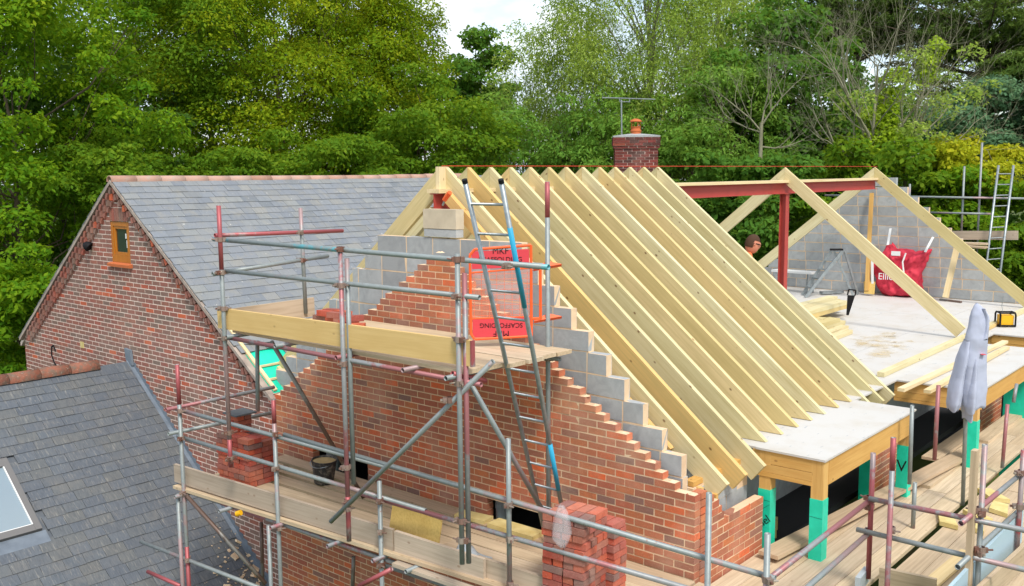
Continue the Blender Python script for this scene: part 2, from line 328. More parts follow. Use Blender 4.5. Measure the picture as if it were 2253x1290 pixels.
def coupler(p, parent, rz=None):
    global _coup
    if _coup is None:
        b = MB(); b.lathe([(.026, -.026), (.034, -.026), (.034, .026), (.026, .026)], n=12)
        b.box(.028, .062, -.024, .024, -.022, .022); b.box(.05, .085, -.008, .008, -.01, .01)
        b.box(-.05, -.028, -.016, .016, -.02, .02); b.tube((-.045, 0, 0), (-.09, .012, .008), .008, n=6); b.tube((.04, .02, 0), (.05, .07, .0), .008, n=6)
        _coup = mesh('coupler', b.V, b.F, 'coupler')
    o = place('coupler', _coup, parent, Matrix.Translation(p) @ Matrix.Rotation(random.uniform(0, 6.28) if rz is None else rz, 4, 'Z')); return o
def bulk(name, boxes, mat, parent, kind='stuff'):
    """many small boxes (centre, size, 3x3) joined into one part"""
    b = MB()
    for c, s_, m3 in boxes: b.obox(c, s_, m3)
    return b.obj(name, mat, parent, kind=kind)
I3 = Matrix.Identity(3)
def unit_brick(name, mat, j=.03):
    V = [(x + random.uniform(-j, j) * .3, y + random.uniform(-j, j) * .25, z + random.uniform(-j, j)) for x, y, z in boxv(-.5, .5, -.5, .5, -.5, .5)]
    return mesh(name, V, BOXF, mat)
CAMP = Vector((-7.530, -4.321, 3.054)); CR = Matrix(rr)
def seen(p):
    d = CR @ (Vector(p) - CAMP)
    if d.z > -.5: return 0
    f = 33.5317 / 36.0
    return abs(d.x / -d.z) * f < .5 and abs(d.y / -d.z) * f < .29
def spread(name, boxes, mats, parent, limit=300, bulkname='brickwork', bulkmat=None):
    """boxes: (centre, size, 3x3). The nearest ones in view become parts of their own, the rest one joined part."""
    order = sorted(boxes, key=lambda b: (0 if seen(b[0]) else 1, (Vector(b[0]) - CAMP).length))
    meshes = [unit_brick(name, m) for m in mats for _ in range(3)]
    for c, s_, m3 in order[:limit]:
        mw = Matrix.Translation(c) @ m3.to_4x4() @ Matrix.Diagonal((*s_, 1))
        place(name, random.choice(meshes), parent, mw)
    if order[limit:]: bulk(bulkname, order[limit:], bulkmat or mats[0], parent)
def jrot(a=.006):
    return Matrix.Rotation(random.uniform(-a, a), 3, 'X') @ Matrix.Rotation(random.uniform(-a, a), 3, 'Z')

# ------------------------------------------------------------------ setting
b = MB(); b.add([(-400, -400, -3.3), (600, -400, -3.3), (600, 600, -3.3), (-400, 600, -3.3)], [(0, 1, 2, 3)])
b.obj('ground', 'ground', kind='structure')

# ================================================================== HOUSE UNDER CONSTRUCTION
YR, ZR, SL, SP, X0 = 3.692, 3.126, .82, .3834, .541
house = thing('unfinished_house', 'half-built house with red brick gable, grey blocks and bare roof rafters', 'house', (3, 3.5, -3.3))
def course_bricks(k, ya, yb, pitch=.225):
    """bricks of course k between ya (near end) and yb; returns (y0, y1) spans following the half bond"""
    j0 = .1075 if k % 2 == 0 else .22
    cuts = [ya] + [j0 * pitch / .225 + pitch * n for n in range(-20, 70) if ya + .06 < j0 * pitch / .225 + pitch * n < yb - .06] + [yb]
    return [(a + (.005 if i else 0), c - (.005 if c != yb else 0)) for i, (a, c) in enumerate(zip(cuts, cuts[1:]))]
# --- brick gable (outer leaf, faces -x)
OPEN = [(4.64, 5.74), (1.83, 2.62)]
gb, core = [], MB()
for k in range(-44, 30):
    z0 = k * .075
    ya = 0 if k <= 0 else .22 + .1125 * (k - 1)
    yb = 6.56 if k <= 0 else 6.56 - .1125 * k
    if k > 0: ya += random.uniform(-.035, .035); yb += random.uniform(-.035, .035)
    if yb - ya < .2: continue
    spans = [(ya, yb)]
    if -13 <= k < -7:
        cuts = [ya, OPEN[1][0], OPEN[1][1], OPEN[0][0], OPEN[0][1], yb]; spans = [(cuts[0], cuts[1]), (cuts[2], cuts[3]), (cuts[4], cuts[5])]
    for s0, s1 in spans:
        core.box(.0025, .098, s0 + .008, s1 - .008, z0 - .005, z0 + .0695)
        for a, c in course_bricks(k, s0, s1):
            gb.append(((.051 + random.uniform(-.002, .002), (a + c) / 2, z0 + .0375), (.1025, c - a - .002, .0625 + random.uniform(-.001, .001)), jrot(.005)))
gable = core.obj('gable_wall', 'mortar', house)
spread('brick', gb, ['brick'], gable)
# fresh mortar beds on the racked steps
b = MB()
for k in list(range(0, 29)):
    ya = 0 if k <= 0 else .22 + .1125 * (k - 1); yb = 6.56 if k <= 0 else 6.56 - .1125 * k
    for y, s in ((ya + .055, 1), (yb - .055, -1)):
        if random.random() < .75:
            n = 9; r0 = random.uniform(.03, .045); z = k * .075 + .0685
            V = [(.05, y, z + random.uniform(.008, .02))] + [(.05 + math.cos(i / n * 6.283) * .04, y + math.sin(i / n * 6.283) * r0 * random.uniform(.8, 1.2), z) for i in range(n)]
            b.add(V, [(0, i + 1, (i + 1) % n + 1) for i in range(n)])
b.obj('mortar_bed', 'mortar', gable, kind='stuff')
# --- return wall along the eaves (faces -y)
side, core = [], MB()
def side_wall(x0, x1, ktop, kbot, y=0.0, top=None, mat='brick', shade=None):
    out = []
    for k in range(kbot, ktop + 1):
        xe = x1
        xs = x0 if top is None else max(x0, x0)
        if top is not None and k > top[0]: xe = top[1] - (k - top[0] - 1) * .1125
        j0 = .22 if k % 2 == 0 else .1075
        cuts = [xs] + [xs + j0 + .225 * n for n in range(40) if xs + j0 + .225 * n < xe - .06] + [xe]
        for i, (a, c) in enumerate(zip(cuts, cuts[1:])):
            out.append((((a + c) / 2, y + .051 + random.uniform(-.002, .002), k * .075 + .0375), (c - a - .012 if i else c - a - .006, .1025, .0625), jrot(.005)))
        core.box(xs + .107, xe - .008, y + .0025, y + .097, k * .075 - .005, k * .075 + .0695)
    return out
side += side_wall(.1075, 1.40, -5, -30)
for k, xe in ((-4, .57), (-3, .52), (-2, .46), (-1, .36), (0, .22)):
    side += [s for s in side_wall(.1075, xe, k, k)]
sw = core.obj('eaves_wall', 'mortar', house)
spread('brick', side, ['brick'], sw)
# --- walls between and beyond the dormers, in the shade below the eaves
core = MB(); sb = side_wall(4.28, 5.55, -4, -30, y=-.02) + side_wall(8.9, 10.2, -4, -30, y=-.12)
s2 = core.obj('eaves_wall', 'mortar', house); spread('brick', sb, ['brick'], s2)
# --- block inner leaf of the gable
def blocks_wall(x, rows, name, ztop0, h=.218, th=.1, bl=.446, mat='block'):
    bb, core = [], MB()
    for j, (ya, yb) in enumerate(rows):
        zt = ztop0 + h * j; off = (j % 2) * bl / 2
        cuts = [ya] + [ya - .2 + off + bl * n for n in range(30) if ya + .1 < ya - .2 + off + bl * n < yb - .1] + [yb]
        for a, c in zip(cuts, cuts[1:]):
            bb.append(((x + th / 2 + random.uniform(-.002, .002), (a + c) / 2, zt - h / 2), (th, c - a - .016, h - .016), jrot(.004)))
        core.box(x + .003, x + th - .006, ya + .006, yb - .006, zt - h - .006, zt - .008)
    wl = core.obj(name, 'mortar', house)
    spread('block', bb, ['block'], wl, bulkname='blockwork'); return wl
rows = [(.263 + .2209 * j, 6.80 - .247 * j) for j in range(-9, 10)]
rows = [(max(.25, a), min(6.9, c)) for a, c in rows]
bl_wall = blocks_wall(.2, rows[7:], 'block_wall', .36 - .218 * 2)
bm = MB(); bm.box(.19, .31, 3.22, 3.74, 2.33, 2.418); bm.obj('block', 'block', house)
b = MB(); b.box(.185, .315, 3.215, 3.745, 2.424, 2.648); b.obj('padstone', 'padstone', house)
# eaves inner leaf
b = MB(); b.box(.3, 1.42, .2, .3, -.7, .02); wl = b.obj('block_wall', 'mortar', house)
spread('block', [((.3 + .223 + .446 * i - (.22 if j else 0), .245, -.11 - .225 * j), (.436, .1, .215), jrot(.003)) for j in range(3) for i in range(3) if .3 + .223 + .446 * i - (.22 if j else 0) < 1.3], ['block'], wl)
# grey soil pipes standing in the two openings, and the dark room behind
b = MB(); b.tube((.16, 5.52, -1.4), (.16, 5.52, -.3), .085, n=20); b.tube((.16, 5.52, -.62), (.16, 5.52, -.56), .092, n=20); b.obj('soil_pipe', 'greyp', house, smooth=False)
b = MB(); b.tube((.16, 2.52, -1.4), (.16, 2.52, -.3), .085, n=20); b.tube((.16, 2.52, -.66), (.16, 2.52, -.60), .092, n=20); b.obj('soil_pipe', 'greyp', house)
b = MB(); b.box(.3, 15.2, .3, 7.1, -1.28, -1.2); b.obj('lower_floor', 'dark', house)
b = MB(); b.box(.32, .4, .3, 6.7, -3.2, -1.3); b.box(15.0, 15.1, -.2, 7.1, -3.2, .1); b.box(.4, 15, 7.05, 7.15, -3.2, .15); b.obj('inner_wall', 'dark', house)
b = MB(); b.box(1.5, 5.6, .95, 1.05, -1.2, .1); b.box(5.8, 10.2, .95, 1.05, -1.2, .1); b.obj('partition', 'block', house)

# --- floor deck and dormer roofs (white-faced chipboard sheets)
deck = None
def sheet(x0, x1, y0, y1, z=.19, name='floor_sheet', th=.022):
    b = MB(); b.box(x0, x1, y0, y1, z - th, z); return b.obj(name, 'deck', house)
xs = [.36, 2.3, 4.7, 7.1, 9.5, 11.9, 14.75]  # near column extended unseen towards the gable to stop light leaking in below
for i in range(6):
    for j in range(6):
        y0 = .12 + 1.2 * j; y1 = min(y0 + 1.2, 7.04)
        sheet((xs[i] if i or j else 1.46) + .003, xs[i + 1] - .003, y0 + .003, y1 - .003, .19 - random.uniform(0, .003))
sheet(1.44, 4.12, -.63, .118, .1915); sheet(5.62, 9.3, -.95, .118, .1915); sheet(10.42, 14.6, -.95, .118, .1915)
# sawdust heap and shavings on the deck
def patch(name, c, r, z, mat, parent, n=26, **kw):
    V = [(c[0], c[1], z + .012)] + [(c[0] + math.cos(i / n * 6.283) * r[0] * random.uniform(.6, 1.25), c[1] + math.sin(i / n * 6.283) * r[1] * random.uniform(.6, 1.25), z + .001) for i in range(n)]
    return MB().add(V, [(0, i + 1, (i + 1) % n + 1) for i in range(n)]).obj(name, mat, parent, smooth=True, **kw)
for p, r_ in (((7.530, 1.309, 0.190), (1.1, .55)), ((8.291, 0.999, 0.190), (.5, .3)), ((8.683, 1.553, 0.190), (.8, .3))):
    patch('sawdust', p, r_, .1905 + random.uniform(0, .002), 'sawdust', None, label='pale sawdust scattered over the white floor behind the rafters', cat='sawdust', kind='stuff')

def dormer(x0, x1, y0, z, posts, yin=.16, z1=-.10, zo=-.24, zb=-.90):
    """timber framed cheek and front with green-taped posts. x0: near side, y0: front"""
    # near cheek: two boards between the posts, faces -x
    beam('cheek_board', (x0 + .022, yin, z - .09), (x0 + .022, y0 + .13, z - .09), .03, .135, 'pine', house)
    beam('cheek_board', (x0 + .02, yin, z - .205), (x0 + .02, y0 + .13, z - .205), .035, .085, 'pine', house)
    beam('cheek_board', (x0 + .018, yin, z - .273), (x0 + .018, y0 + .13, z - .273), .04, .043, 'pine', house)
    beam('front_beam', (x0 + .13, y0 + .03, z - .155), (x1 - .13, y0 + .03, z - .155), .045, .265, 'pine', house)
    for (px, py) in posts:
        p = beam('corner_post', (px, py, z - .022 + .0), (px, py, zb - .4), .125, .125, 'pine', house, up=(1, 0, 0))
        g = MB(); g.box(px - .068, px + .068, py - .068, py + .068, zb - .35, zo + random.uniform(-.02, .01))
        w_ = g.obj('membrane_wrap', 'green', p)
dormer(1.452, 4.12, -.62, .19, [(1.52, .02), (1.52, -.545), (4.02, -.545)])
dormer(5.64, 9.3, -.93, .19, [(5.72, -.85), (9.2, -.85)])
dormer(10.44, 14.6, -.93, .19, [(10.52, -.85), (10.52, .2)])
# green taped window reveals further along the eaves
for x, y, wd in ((4.27, -.03, .07), (8.95, -.55, .5)):
    g = MB(); g.box(x - .05, x + .04, y - wd, y + .1, -2.0, -.16); g.obj('membrane_reveal', 'green', house)
# printing on the green tape
def text(name, body, size, mw, mat, parent=None, ext=.0008, **kw):
    cu = bpy.data.curves.new(name, 'FONT'); cu.body = body; cu.size = size; cu.extrude = ext; cu.align_x = 'CENTER'; cu.align_y = 'CENTER'
    tmp = bpy.data.objects.new(name, cu); col.objects.link(tmp)
    dg = bpy.context.evaluated_depsgraph_get(); me = bpy.data.meshes.new_from_object(tmp.evaluated_get(dg))
    bpy.data.objects.remove(tmp); me.materials.clear(); me.materials.append(M[mat])
    return place(name, me, parent, mw, **kw)
def facing(origin, right, up):
    r = Vector(right).normalized(); u = Vector(up).normalized(); n = r.cross(u)
    m = Matrix((r, u, n)).transposed().to_4x4(); m.translation = Vector(origin); return m
text('lettering', 'niel', .12, facing((1.4495, .02, -.60), (0, -.75, .66), (0, .66, .75)), 'black', house)
text('lettering', 'V', .2, facing((3.951, -.54, -.50), (0, -1, 0), (0, 0, 1)), 'black', house)
b = MB(); b.tube((1.4515, .085, -.50), (1.4515, -.045, -.40), .002, n=4); b.tube((1.4515, .085, -.36), (1.4515, -.045, -.365), .002, n=4); b.tube((1.4515, -.48, -.42), (1.4515, -.61, -.425), .002, n=4); b.obj('printed_line', 'black', house)

# --- rafters
def rafter(x, side=1, mode='deck', th=.060, dp=.22, mat='timber', ridge=(YR, ZR), foot=None):
    """side +1: the near slope (falls to -y); -1: the far slope. Profile in the y-z plane, local x along the slope."""
    yr, zr = ridge; c = math.cos(math.atan(SL)); s = math.sin(math.atan(SL))
    zt = lambda y: zr - SL * (yr - y); pl = dp / c          # plumb depth
    if mode == 'deck':
        yt = yr - (zr - .194) / SL; yl = yr - (zr - pl - .194) / SL
        P = [(yr - .002, zr), (yt, .194), (yl, .194), (yr - .002, zr - pl)]
    else:
        yf = foot; P = [(yr - .002, zr), (yf, zt(yf)), (yf + dp * s, zt(yf) - dp * c), (yr - .002, zr - pl)]
    if side < 0: P = [(2 * yr - y, z) for y, z in P]
    ax = Vector((0, -c * side, -s)); up = Vector((0, -s * side, c)); n = ax.cross(up)
    o0 = Vector((x, yr, zr)); m3 = Matrix((ax, n, up)).transposed(); mw = Matrix.Translation(o0) @ m3.to_4x4(); inv = mw.inverted()
    bw = random.uniform(-.004, .004)
    pts = [inv @ Vector((x - th / 2 + bw, y, z)) for y, z in P]
    b = MB(); b.prism(pts, inv.to_3x3() @ Vector((th, 0, 0)))
    return b.obj('rafter', mat, house, mw=mw)
for k in range(13):
    x = X0 + SP * k + random.uniform(-.008, .008)
    if k < 3 or k > 9: rafter(x, 1, 'eaves', foot={0: -.05, 1: -.05, 2: -.055}.get(k, -.02), mat='timber')
    else: rafter(x, 1, 'deck')
    rafter(x + (.0 if k else -.1), -1, 'eaves', foot=.25 if k else .1)
for x in (9.597, 14.17):
    rafter(x, 1, 'eaves', ridge=(YR, 3.112), foot=.36 if x < 10 else .05); rafter(x + .004, -1, 'eaves', ridge=(YR, 3.112), foot=.2 if x < 10 else .05)
# inner trimmed pair next to the gable and packers
beam('rafter', (.43, 3.6, 2.80), (.43, .55, .29), .07, .12, 'pine', house, up=(0, 0, 1))
beam('rafter', (.40, 3.78, 2.62), (.40, 5.9, .92), .07, .11, 'timber', house)
beam('ridge_post', (.475, YR + .02, 2.875), (.475, YR + .02, 3.134), .155, .06, 'pine_pale', house, up=(0, 1, 0))
beam('ridge_plate', (.30, YR, 2.85), (14.2, YR, 2.85), .20, .047, 'pine_pale', house)
# blocking between the rafter feet and posts at the corner
for a, q in (((.39, .33, .02), (.39, .33, -.62)), ((.39, .18, .02), (.39, .18, -.62)), ((.5, .08, -.05), (.5, .08, -.62))):
    beam('stud', a, q, .07, .045, 'pine', house, up=(1, 0, 0))
beam('wall_plate', (.33, .26, .052), (1.42, .26, .052), .1, .05, 'pine', house)
# --- steel frame
def ibeam(name, p, q, wd, ht, tf=.011, tw=.009):
    p, q = Vector(p), Vector(q); m3 = frame(p, q, (0, 0, 1) if abs((q - p).normalized().z) < .9 else (0, 1, 0)); L = (q - p).length
    b = MB(); b.box(-L / 2, L / 2, -wd / 2, wd / 2, ht / 2 - tf, ht / 2); b.box(-L / 2, L / 2, -wd / 2, wd / 2, -ht / 2, -ht / 2 + tf); b.box(-L / 2, L / 2, -tw / 2, tw / 2, -ht / 2 + tf, ht / 2 - tf)
    return b.obj(name, 'steel', house, mw=Matrix.Translation((p + q) / 2) @ m3.to_4x4())
ibeam('steel_beam', (.31, YR, 2.722), (14.22, YR, 2.722), .133, .203)
ibeam('steel_post', (9.60, YR, .192), (9.60, YR, 2.615), .14, .13)
b = MB(); b.box(9.50, 9.70, YR - .09, YR + .09, 2.609, 2.6195); b.tube((9.525, YR - .05, 2.60), (9.525, YR - .05, 2.64), .014, n=6); b.tube((9.525, YR + .05, 2.60), (9.525, YR + .05, 2.64), .014, n=6); b.obj('cap_plate', 'steel', house)
beam('wall_plate', (5.66, .36, .225), (9.62, .36, .225), .10, .065, 'timber', house)
beam('wall_plate', (9.7, .36, .225), (14.2, .36, .225), .10, .065, 'timber', house)
# --- far block gable
frows = []
for j in range(12):
    frows.append((max(.95, .97 + .225 * 1.08 * (j - 1)) if j else .55, 7.0 - .247 * j))
fw = blocks_wall(14.78, frows[:11], 'far_block_wall', .19 + .225, h=.225, bl=.45)
b = MB(); b.box(14.775, 14.885, 3.42, 3.98, 2.672, 2.872); b.obj('block', 'block', house)
b = MB()
fb = [((15.05, .95 + .118 * j * 1.35 - .2, .23 + .075 * j), (.1025, .6, .064), jrot(.004)) for j in range(6)]
spread('brick', fb, ['brick'], fw)
beam('prop', (14.200, 3.781, 0.301), (14.700, 3.938, 2.520), .09, .04, 'pine', house, up=(1, 0, 0))
# red string line stretched along the ridge
b = MB(); b.tube((.45, YR, 3.142), (14.3, YR, 3.128), .005, n=5); b.obj('string_line', 'string', None, label='thin red string line stretched along the rafter tips at the ridge', cat='string')

# ================================================================== LEFT BRICK HOUSE
LY, LZ = 10.757, 3.0
RS, LS = .705, .752                       # fall of the right and left slopes
left = thing('brick_house', 'older dark red brick house with a slate roof and small oak window', 'house', (3.5, 10.7, -3.3))
WIN = (10.36, 10.98, 1.66, 2.32)
lb, core, cut = [], MB(), 0
ya0, yb0 = 6.58, 14.70
for k in range(-40, 40):
    z0 = k * .075; zt = z0 + .07
    ya, yb = ya0, yb0
    if z0 > 0: ya = max(ya0, LY - (LZ - .14 - z0) / RS); yb = min(yb0, LY + (LZ - .14 - z0) / LS)
    if z0 < -.75 and False: continue
    if yb - ya < .15: continue
    spans = [(ya, yb)]
    if WIN[2] - .04 < z0 + .0375 < WIN[3] + .24 and ya < WIN[0] and yb > WIN[1]: spans = [(ya, WIN[0]), (WIN[1], yb)]
    for s0, s1 in spans:
        core.box(.0025, .1, s0 + .004, s1 - .004, z0 - .005, z0 + .0695)
        for a, c in course_bricks(k, s0, s1, .24):
            if z0 < .1 and .03 - .75 * (10.59 - (a + c) / 2) - .3 > z0 and (a + c) / 2 < 10.5: continue
            lb.append(((.051 + random.uniform(-.0015, .0015), (a + c) / 2, z0 + .0375), (.1025, c - a - .005, .0605), jrot(.004)))
lwall = core.obj('gable_wall', 'mortar_old', left)
spread('brick', lb, ['brick_old'], lwall)
# soldier course over the window
sb = [((.0495, WIN[0] + .04 + i * .0775, WIN[3] + .115), (.105, .066, .212), jrot(.004)) for i in range(8)]
core = MB(); core.box(.009, .1, WIN[0] + .002, WIN[1] - .002, WIN[3] + .006, WIN[3] + .226); sol = core.obj('lintel', 'mortar_old', left)
spread('brick', sb, ['brick_old'], sol)
# window
win = MB()
y0, y1, z0, z1 = WIN
for a in ((y0, y0 + .07, z0, z1), (y1 - .07, y1, z0, z1), (y0 + .07, y1 - .07, z0, z0 + .12), (y0 + .07, y1 - .07, z1 - .07, z1)): win.box(.012, .08, *a)
wo = win.obj('window', 'oak', left)
sash = MB()
for a in ((y0 + .072, y0 + .12, z0 + .122, z1 - .072), (y1 - .12, y1 - .072, z0 + .122, z1 - .072), (y0 + .12, y1 - .12, z0 + .122, z0 + .165), (y0 + .12, y1 - .12, z1 - .115, z1 - .072)): sash.box(.024, .07, *a)
sash.obj('sash', 'oak', wo)
b = MB(); b.box(.045, .055, y0 + .118, y1 - .118, z0 + .16, z1 - .11); b.obj('pane', 'glass', wo)
b = MB(); b.box(.043, .0445, y0 + .17, y0 + .21, z1 - .27, z1 - .19); b.box(.043, .0445, y0 + .14, y0 + .18, z1 - .42, z1 - .30); b.obj('sticker', 'white', wo)
b = MB(); b.prism([(-.06, y0 - .06, z0 - .075), (.02, y0 - .06, z0 - .075), (.02, y0 - .06, z0 - .003), (-.06, y0 - .06, z0 - .03)], (0, y1 - y0 + .12, 0)); b.obj('sill', 'clay', wo)
# corbelled dentil bricks below the verge, and the verge strip
def verge_dentils(sgn, slope):
    L = (LZ - .2) / math.sin(math.atan(slope)); a = math.atan(slope); n = int(L / .155); out = []
    for row in range(3 if sgn > 0 else 2):
        for i in range(n):
            d = .15 + i * .155 + (.0775 if row % 2 else 0); off = .105 + .075 * row + (.0 if sgn > 0 else .0)
            y = LY + sgn * (d * math.cos(a) - off * math.sin(a) * 1); z = LZ - d * math.sin(a) - off * math.cos(a)
            if y * sgn > (yb0 if sgn > 0 else -ya0): continue
            m3 = Matrix.Rotation(-sgn * (a + (.5 if row != 1 else .9)), 3, 'X')
            out.append(((-.02 + .012 * row, y, z), (.075, .105, .06), m3))
    return out
vb = verge_dentils(1, LS) + verge_dentils(-1, RS)
for sgn, slope in ((1, LS), (-1, RS)):
    a = math.atan(slope); e = (yb0 + .05 - LY) if sgn > 0 else (LY - ya0 + .05); b = MB()
    b.prism([(-.075, LY, LZ - .005), (-.075, LY + sgn * e, LZ - .005 - slope * e), (-.075, LY + sgn * e, LZ - .065 - slope * e), (-.075, LY, LZ - .065)], (.17, 0, 0)); vs = b.obj('verge', 'verge', left)
    spread('brick', [v for v in vb if (v[0][1] > LY) == (sgn > 0)], ['brick_old'], vs)
# slates
def slates(roof, x0f, x1, yr, zr, slope, ymin, sgn, mat, gauge=.168, wd=.262, lim=300, skip=None, seed=3):
    rnd = random.Random(seed); a = math.atan(slope); ca, sa = math.cos(a), math.sin(a); out = []
    nrow = int((abs(yr - ymin) / ca) / gauge)
    m0 = Matrix(((1, 0, 0), (0, ca * sgn, sa), (0, -sa, ca * sgn))) if False else None
    for r_ in range(nrow):
        d = (r_ + .5) * gauge + .06; x = x0f + rnd.uniform(-.02, .02) + (wd / 2 if r_ % 2 else 0) - wd
        while x < x1:
            w_ = wd * rnd.choice((.8, .95, 1, 1, 1.05, 1.15)); xa, xb = max(x, x0f), min(x + w_, x1); x += w_
            if xb - xa < .05: continue
            y = yr + sgn * d * ca; z = zr - d * sa
            if skip and skip((xa + xb) / 2, y): continue
            dn = Vector((0, sgn * ca, -sa)); nm = Vector((0, sgn * sa, ca)); t = rnd.uniform(-.014, .016) + .05
            dn2 = (dn * math.cos(t) + nm * math.sin(t)).normalized(); ax = Vector((1, 0, 0)); n2 = ax.cross(dn2)
            if n2.z < 0: n2 = -n2; 
            rot = Matrix((ax, dn2, n2)).transposed() @ Matrix.Rotation(rnd.uniform(-.008, .008), 3, 'Z')
            if rot.determinant() < 0: rot = Matrix((-ax, dn2, n2)).transposed()
            c = Vector(((xa + xb) / 2, y, z)) + nm * (.016 + rnd.uniform(-.001, .003)) - dn * .02
            out.append((tuple(c), (xb - xa - .004, gauge + .05 + rnd.uniform(-.006, .010), .011), rot))
    spread('slate', out, [mat], roof, limit=lim, bulkname='slating')
ev = ya0 - .02
b = MB(); b.prism([(.0, LY, LZ - .012), (.0, ev, LZ - .012 - RS * (LY - ev)), (.0, ev, LZ - .09 - RS * (LY - ev)), (.0, LY, LZ - .09)], (9.0, 0, 0))
b.prism([(.0, LY + .001, LZ - .012), (.0, yb0 + .2, LZ - .012 - LS * (yb0 + .2 - LY)), (.0, yb0 + .2, LZ - .09 - LS * (yb0 + .2 - LY)), (.0, LY + .001, LZ - .09)], (9.0, 0, 0))
lroof = b.obj('roof', 'mortar_old', left)
slates(lroof, -.07, 8.9, LY, LZ, RS, 6.75, -1, 'slate', skip=lambda x, y: y < 7.22 and x < 1.15 and (y < 7.05 or x < .7))
slates(lroof, -.07, 8.9, LY, LZ, LS, yb0 + .2, 1, 'slate', lim=0, wd=.4, gauge=.25)
def ridge_tiles(roof, x0, x1, y, z, ln=.44, rad=.088, sag=0, mat='terracotta'):
    n = int((x1 - x0) / ln); 
    V = []; F = []; k = 9
    for e in (0, ln * .985):
        for i in range(k):
            t = math.pi * (-.08 + 1.16 * i / (k - 1)); V.append((e, math.cos(t) * rad, math.sin(t) * rad * .95 - .03))
        for i in range(k):
            t = math.pi * (-.08 + 1.16 * i / (k - 1)); V.append((e, math.cos(t) * (rad - .015), math.sin(t) * (rad - .015) * .95 - .03))
    for i in range(k - 1): F += [(i, i + 1, 2 * k + i + 1, 2 * k + i), (k + i + 1, k + i, 3 * k + i, 3 * k + i + 1), (i + 1, i, k + i, k + i + 1), (2 * k + i, 2 * k + i + 1, 3 * k + i + 1, 3 * k + i)]
    me = mesh('ridge_tile', V, F, mat, True)
    for i in range(n):
        f = (i + .5) / n; dz = sag * (-math.sin(f * math.pi * .9)) + random.uniform(-.003, .003)
        place('ridge_tile', me, roof, Matrix.Translation((x0 + i * ln, y, z + dz)) @ Matrix.Rotation(random.uniform(-.005, .005), 4, 'Y'))
ridge_tiles(lroof, -.08, 8.6, LY, LZ + .015, sag=.03)
# unfinished verge by the valley: bare battens over green underlay
def slopept(x, y, up=0.0):
    a = math.atan(RS); return Vector((x, y, LZ - RS * (LY - y))) + Vector((0, -math.sin(a), math.cos(a))) * up
b = MB(); b.add([slopept(.02, 7.25, .004), slopept(1.35, 7.5, .004), slopept(1.35, 6.6, .004), slopept(.02, 6.6, .004)], [(0, 1, 2, 3)]); b.obj('underlay', 'green', lroof)
for y in (7.02, 6.80): beam('batten', slopept(.05, y, .02), slopept(1.2, y + .01, .02), .04, .025, 'pine_pale', lroof)
beam('batten', slopept(.05, 7.75, .03), slopept(.05, 6.62, .03), .05, .03, 'pine_pale', lroof)
m3 = (Matrix.Rotation(-.2, 3, 'Z') @ Matrix.Rotation(math.atan(RS) + .12, 3, 'X'))
for c, rz in (((.28, 7.42, .74), -.35), ((.62, 7.30, .66), -.2)):
    b = MB(); b.obox((0, 0, 0), (.45, .25, .009), I3); b.obj('slate', 'slate', lroof, mw=Matrix.Translation(c) @ Matrix.Rotation(rz, 4, 'Z') @ Matrix.Rotation(math.atan(RS) + .1, 4, 'X'))
beam('rafter_end', (.35, 6.72, .12), (.35, 6.98, .30), .05, .14, 'pine_pale', left)
# security lamp on the gable
lamp = thing('security_lamp', 'small black security lamp on the old brick gable beside the verge', 'lamp', (-.02, 11.78, 1.93))
b = MB(); b.tube((.0, 11.78, 1.93), (-.10, 11.74, 1.92), .025, n=8); b.obj('bracket', 'black', lamp)
b = MB(); b.lathe([(.0, .0), (.05, .005), (.075, .05), (.085, .10), (.08, .115), (.0, .10)], n=14); b.obj('lamp_head', 'black', lamp, smooth=True, mw=Matrix.Translation((-.10, 11.72, 1.93)) @ Matrix.Rotation(2.3, 4, 'X') @ Matrix.Rotation(.5, 4, 'Y'))
cab = MB(); cab.path([(-.008, 13.35, -.12), (-.008, 13.42, -.02), (-.008, 13.5, -.06), (-.008, 13.52, -.22), (-.008, 13.42, -.36), (-.008, 13.34, -.40)], .012, n=6)
cab.obj('cable', 'black', None, label='dark cable looping out of the old brick gable wall', cat='cable')
b = MB(); b.box(-.006, .004, 12.2, 12.33, .06, .17); b.obj('wall_patch', 'insul', left)

# ================================================================== LOW SLATE ROOF IN FRONT
AY, AZ, AS = 10.59, .03, .75
annex = thing('slate_annex', 'low lean-to building in the foreground with dark grey slate roof and skylight', 'building', (-2.5, 8, -3.3))
b = MB(); b.prism([(-7, AY, AZ - .01), (-7, 6.0, AZ - .01 - AS * (AY - 6.0)), (-7, 6.0, AZ - .1 - AS * (AY - 6.0)), (-7, AY, AZ - .1)], (6.99, 0, 0))
b.prism([(-7, AY + .001, AZ - .01), (-7, AY + 3.5, AZ - .01 - AS * 3.5), (-7, AY + 3.5, AZ - .1 - AS * 3.5), (-7, AY + .001, AZ - .1)], (6.99, 0, 0))
aroof = b.obj('roof', 'slate_aged', annex)
SKY = (-3.3, -2.46, 8.40, 9.42)
slates(aroof, -4.6, -.02, AY, AZ, AS, 6.1, -1, 'slate_aged', gauge=.168, wd=.275, seed=11, skip=lambda x, y: SKY[0] - .05 < x < SKY[1] + .06 and SKY[2] - .16 < y < SKY[3] + .06)
ridge_tiles(aroof, -5.6, -.1, AY, AZ + .03, ln=.46, rad=.12, mat='terracotta_old')
def asl(x, y, up=0.0):
    a = math.atan(AS); return Vector((x, y, AZ - AS * (AY - y))) + Vector((0, -math.sin(a), math.cos(a))) * up
sk = MB()
def skbar(b, xa, xb, ya, yb, u0, u1):
    P = [asl(xa, ya, u0), asl(xb, ya, u0), asl(xb, yb, u0), asl(xa, yb, u0), asl(xa, ya, u1), asl(xb, ya, u1), asl(xb, yb, u1), asl(xa, yb, u1)]; b.add(P, BOXF)
x0, x1, y0, y1 = SKY
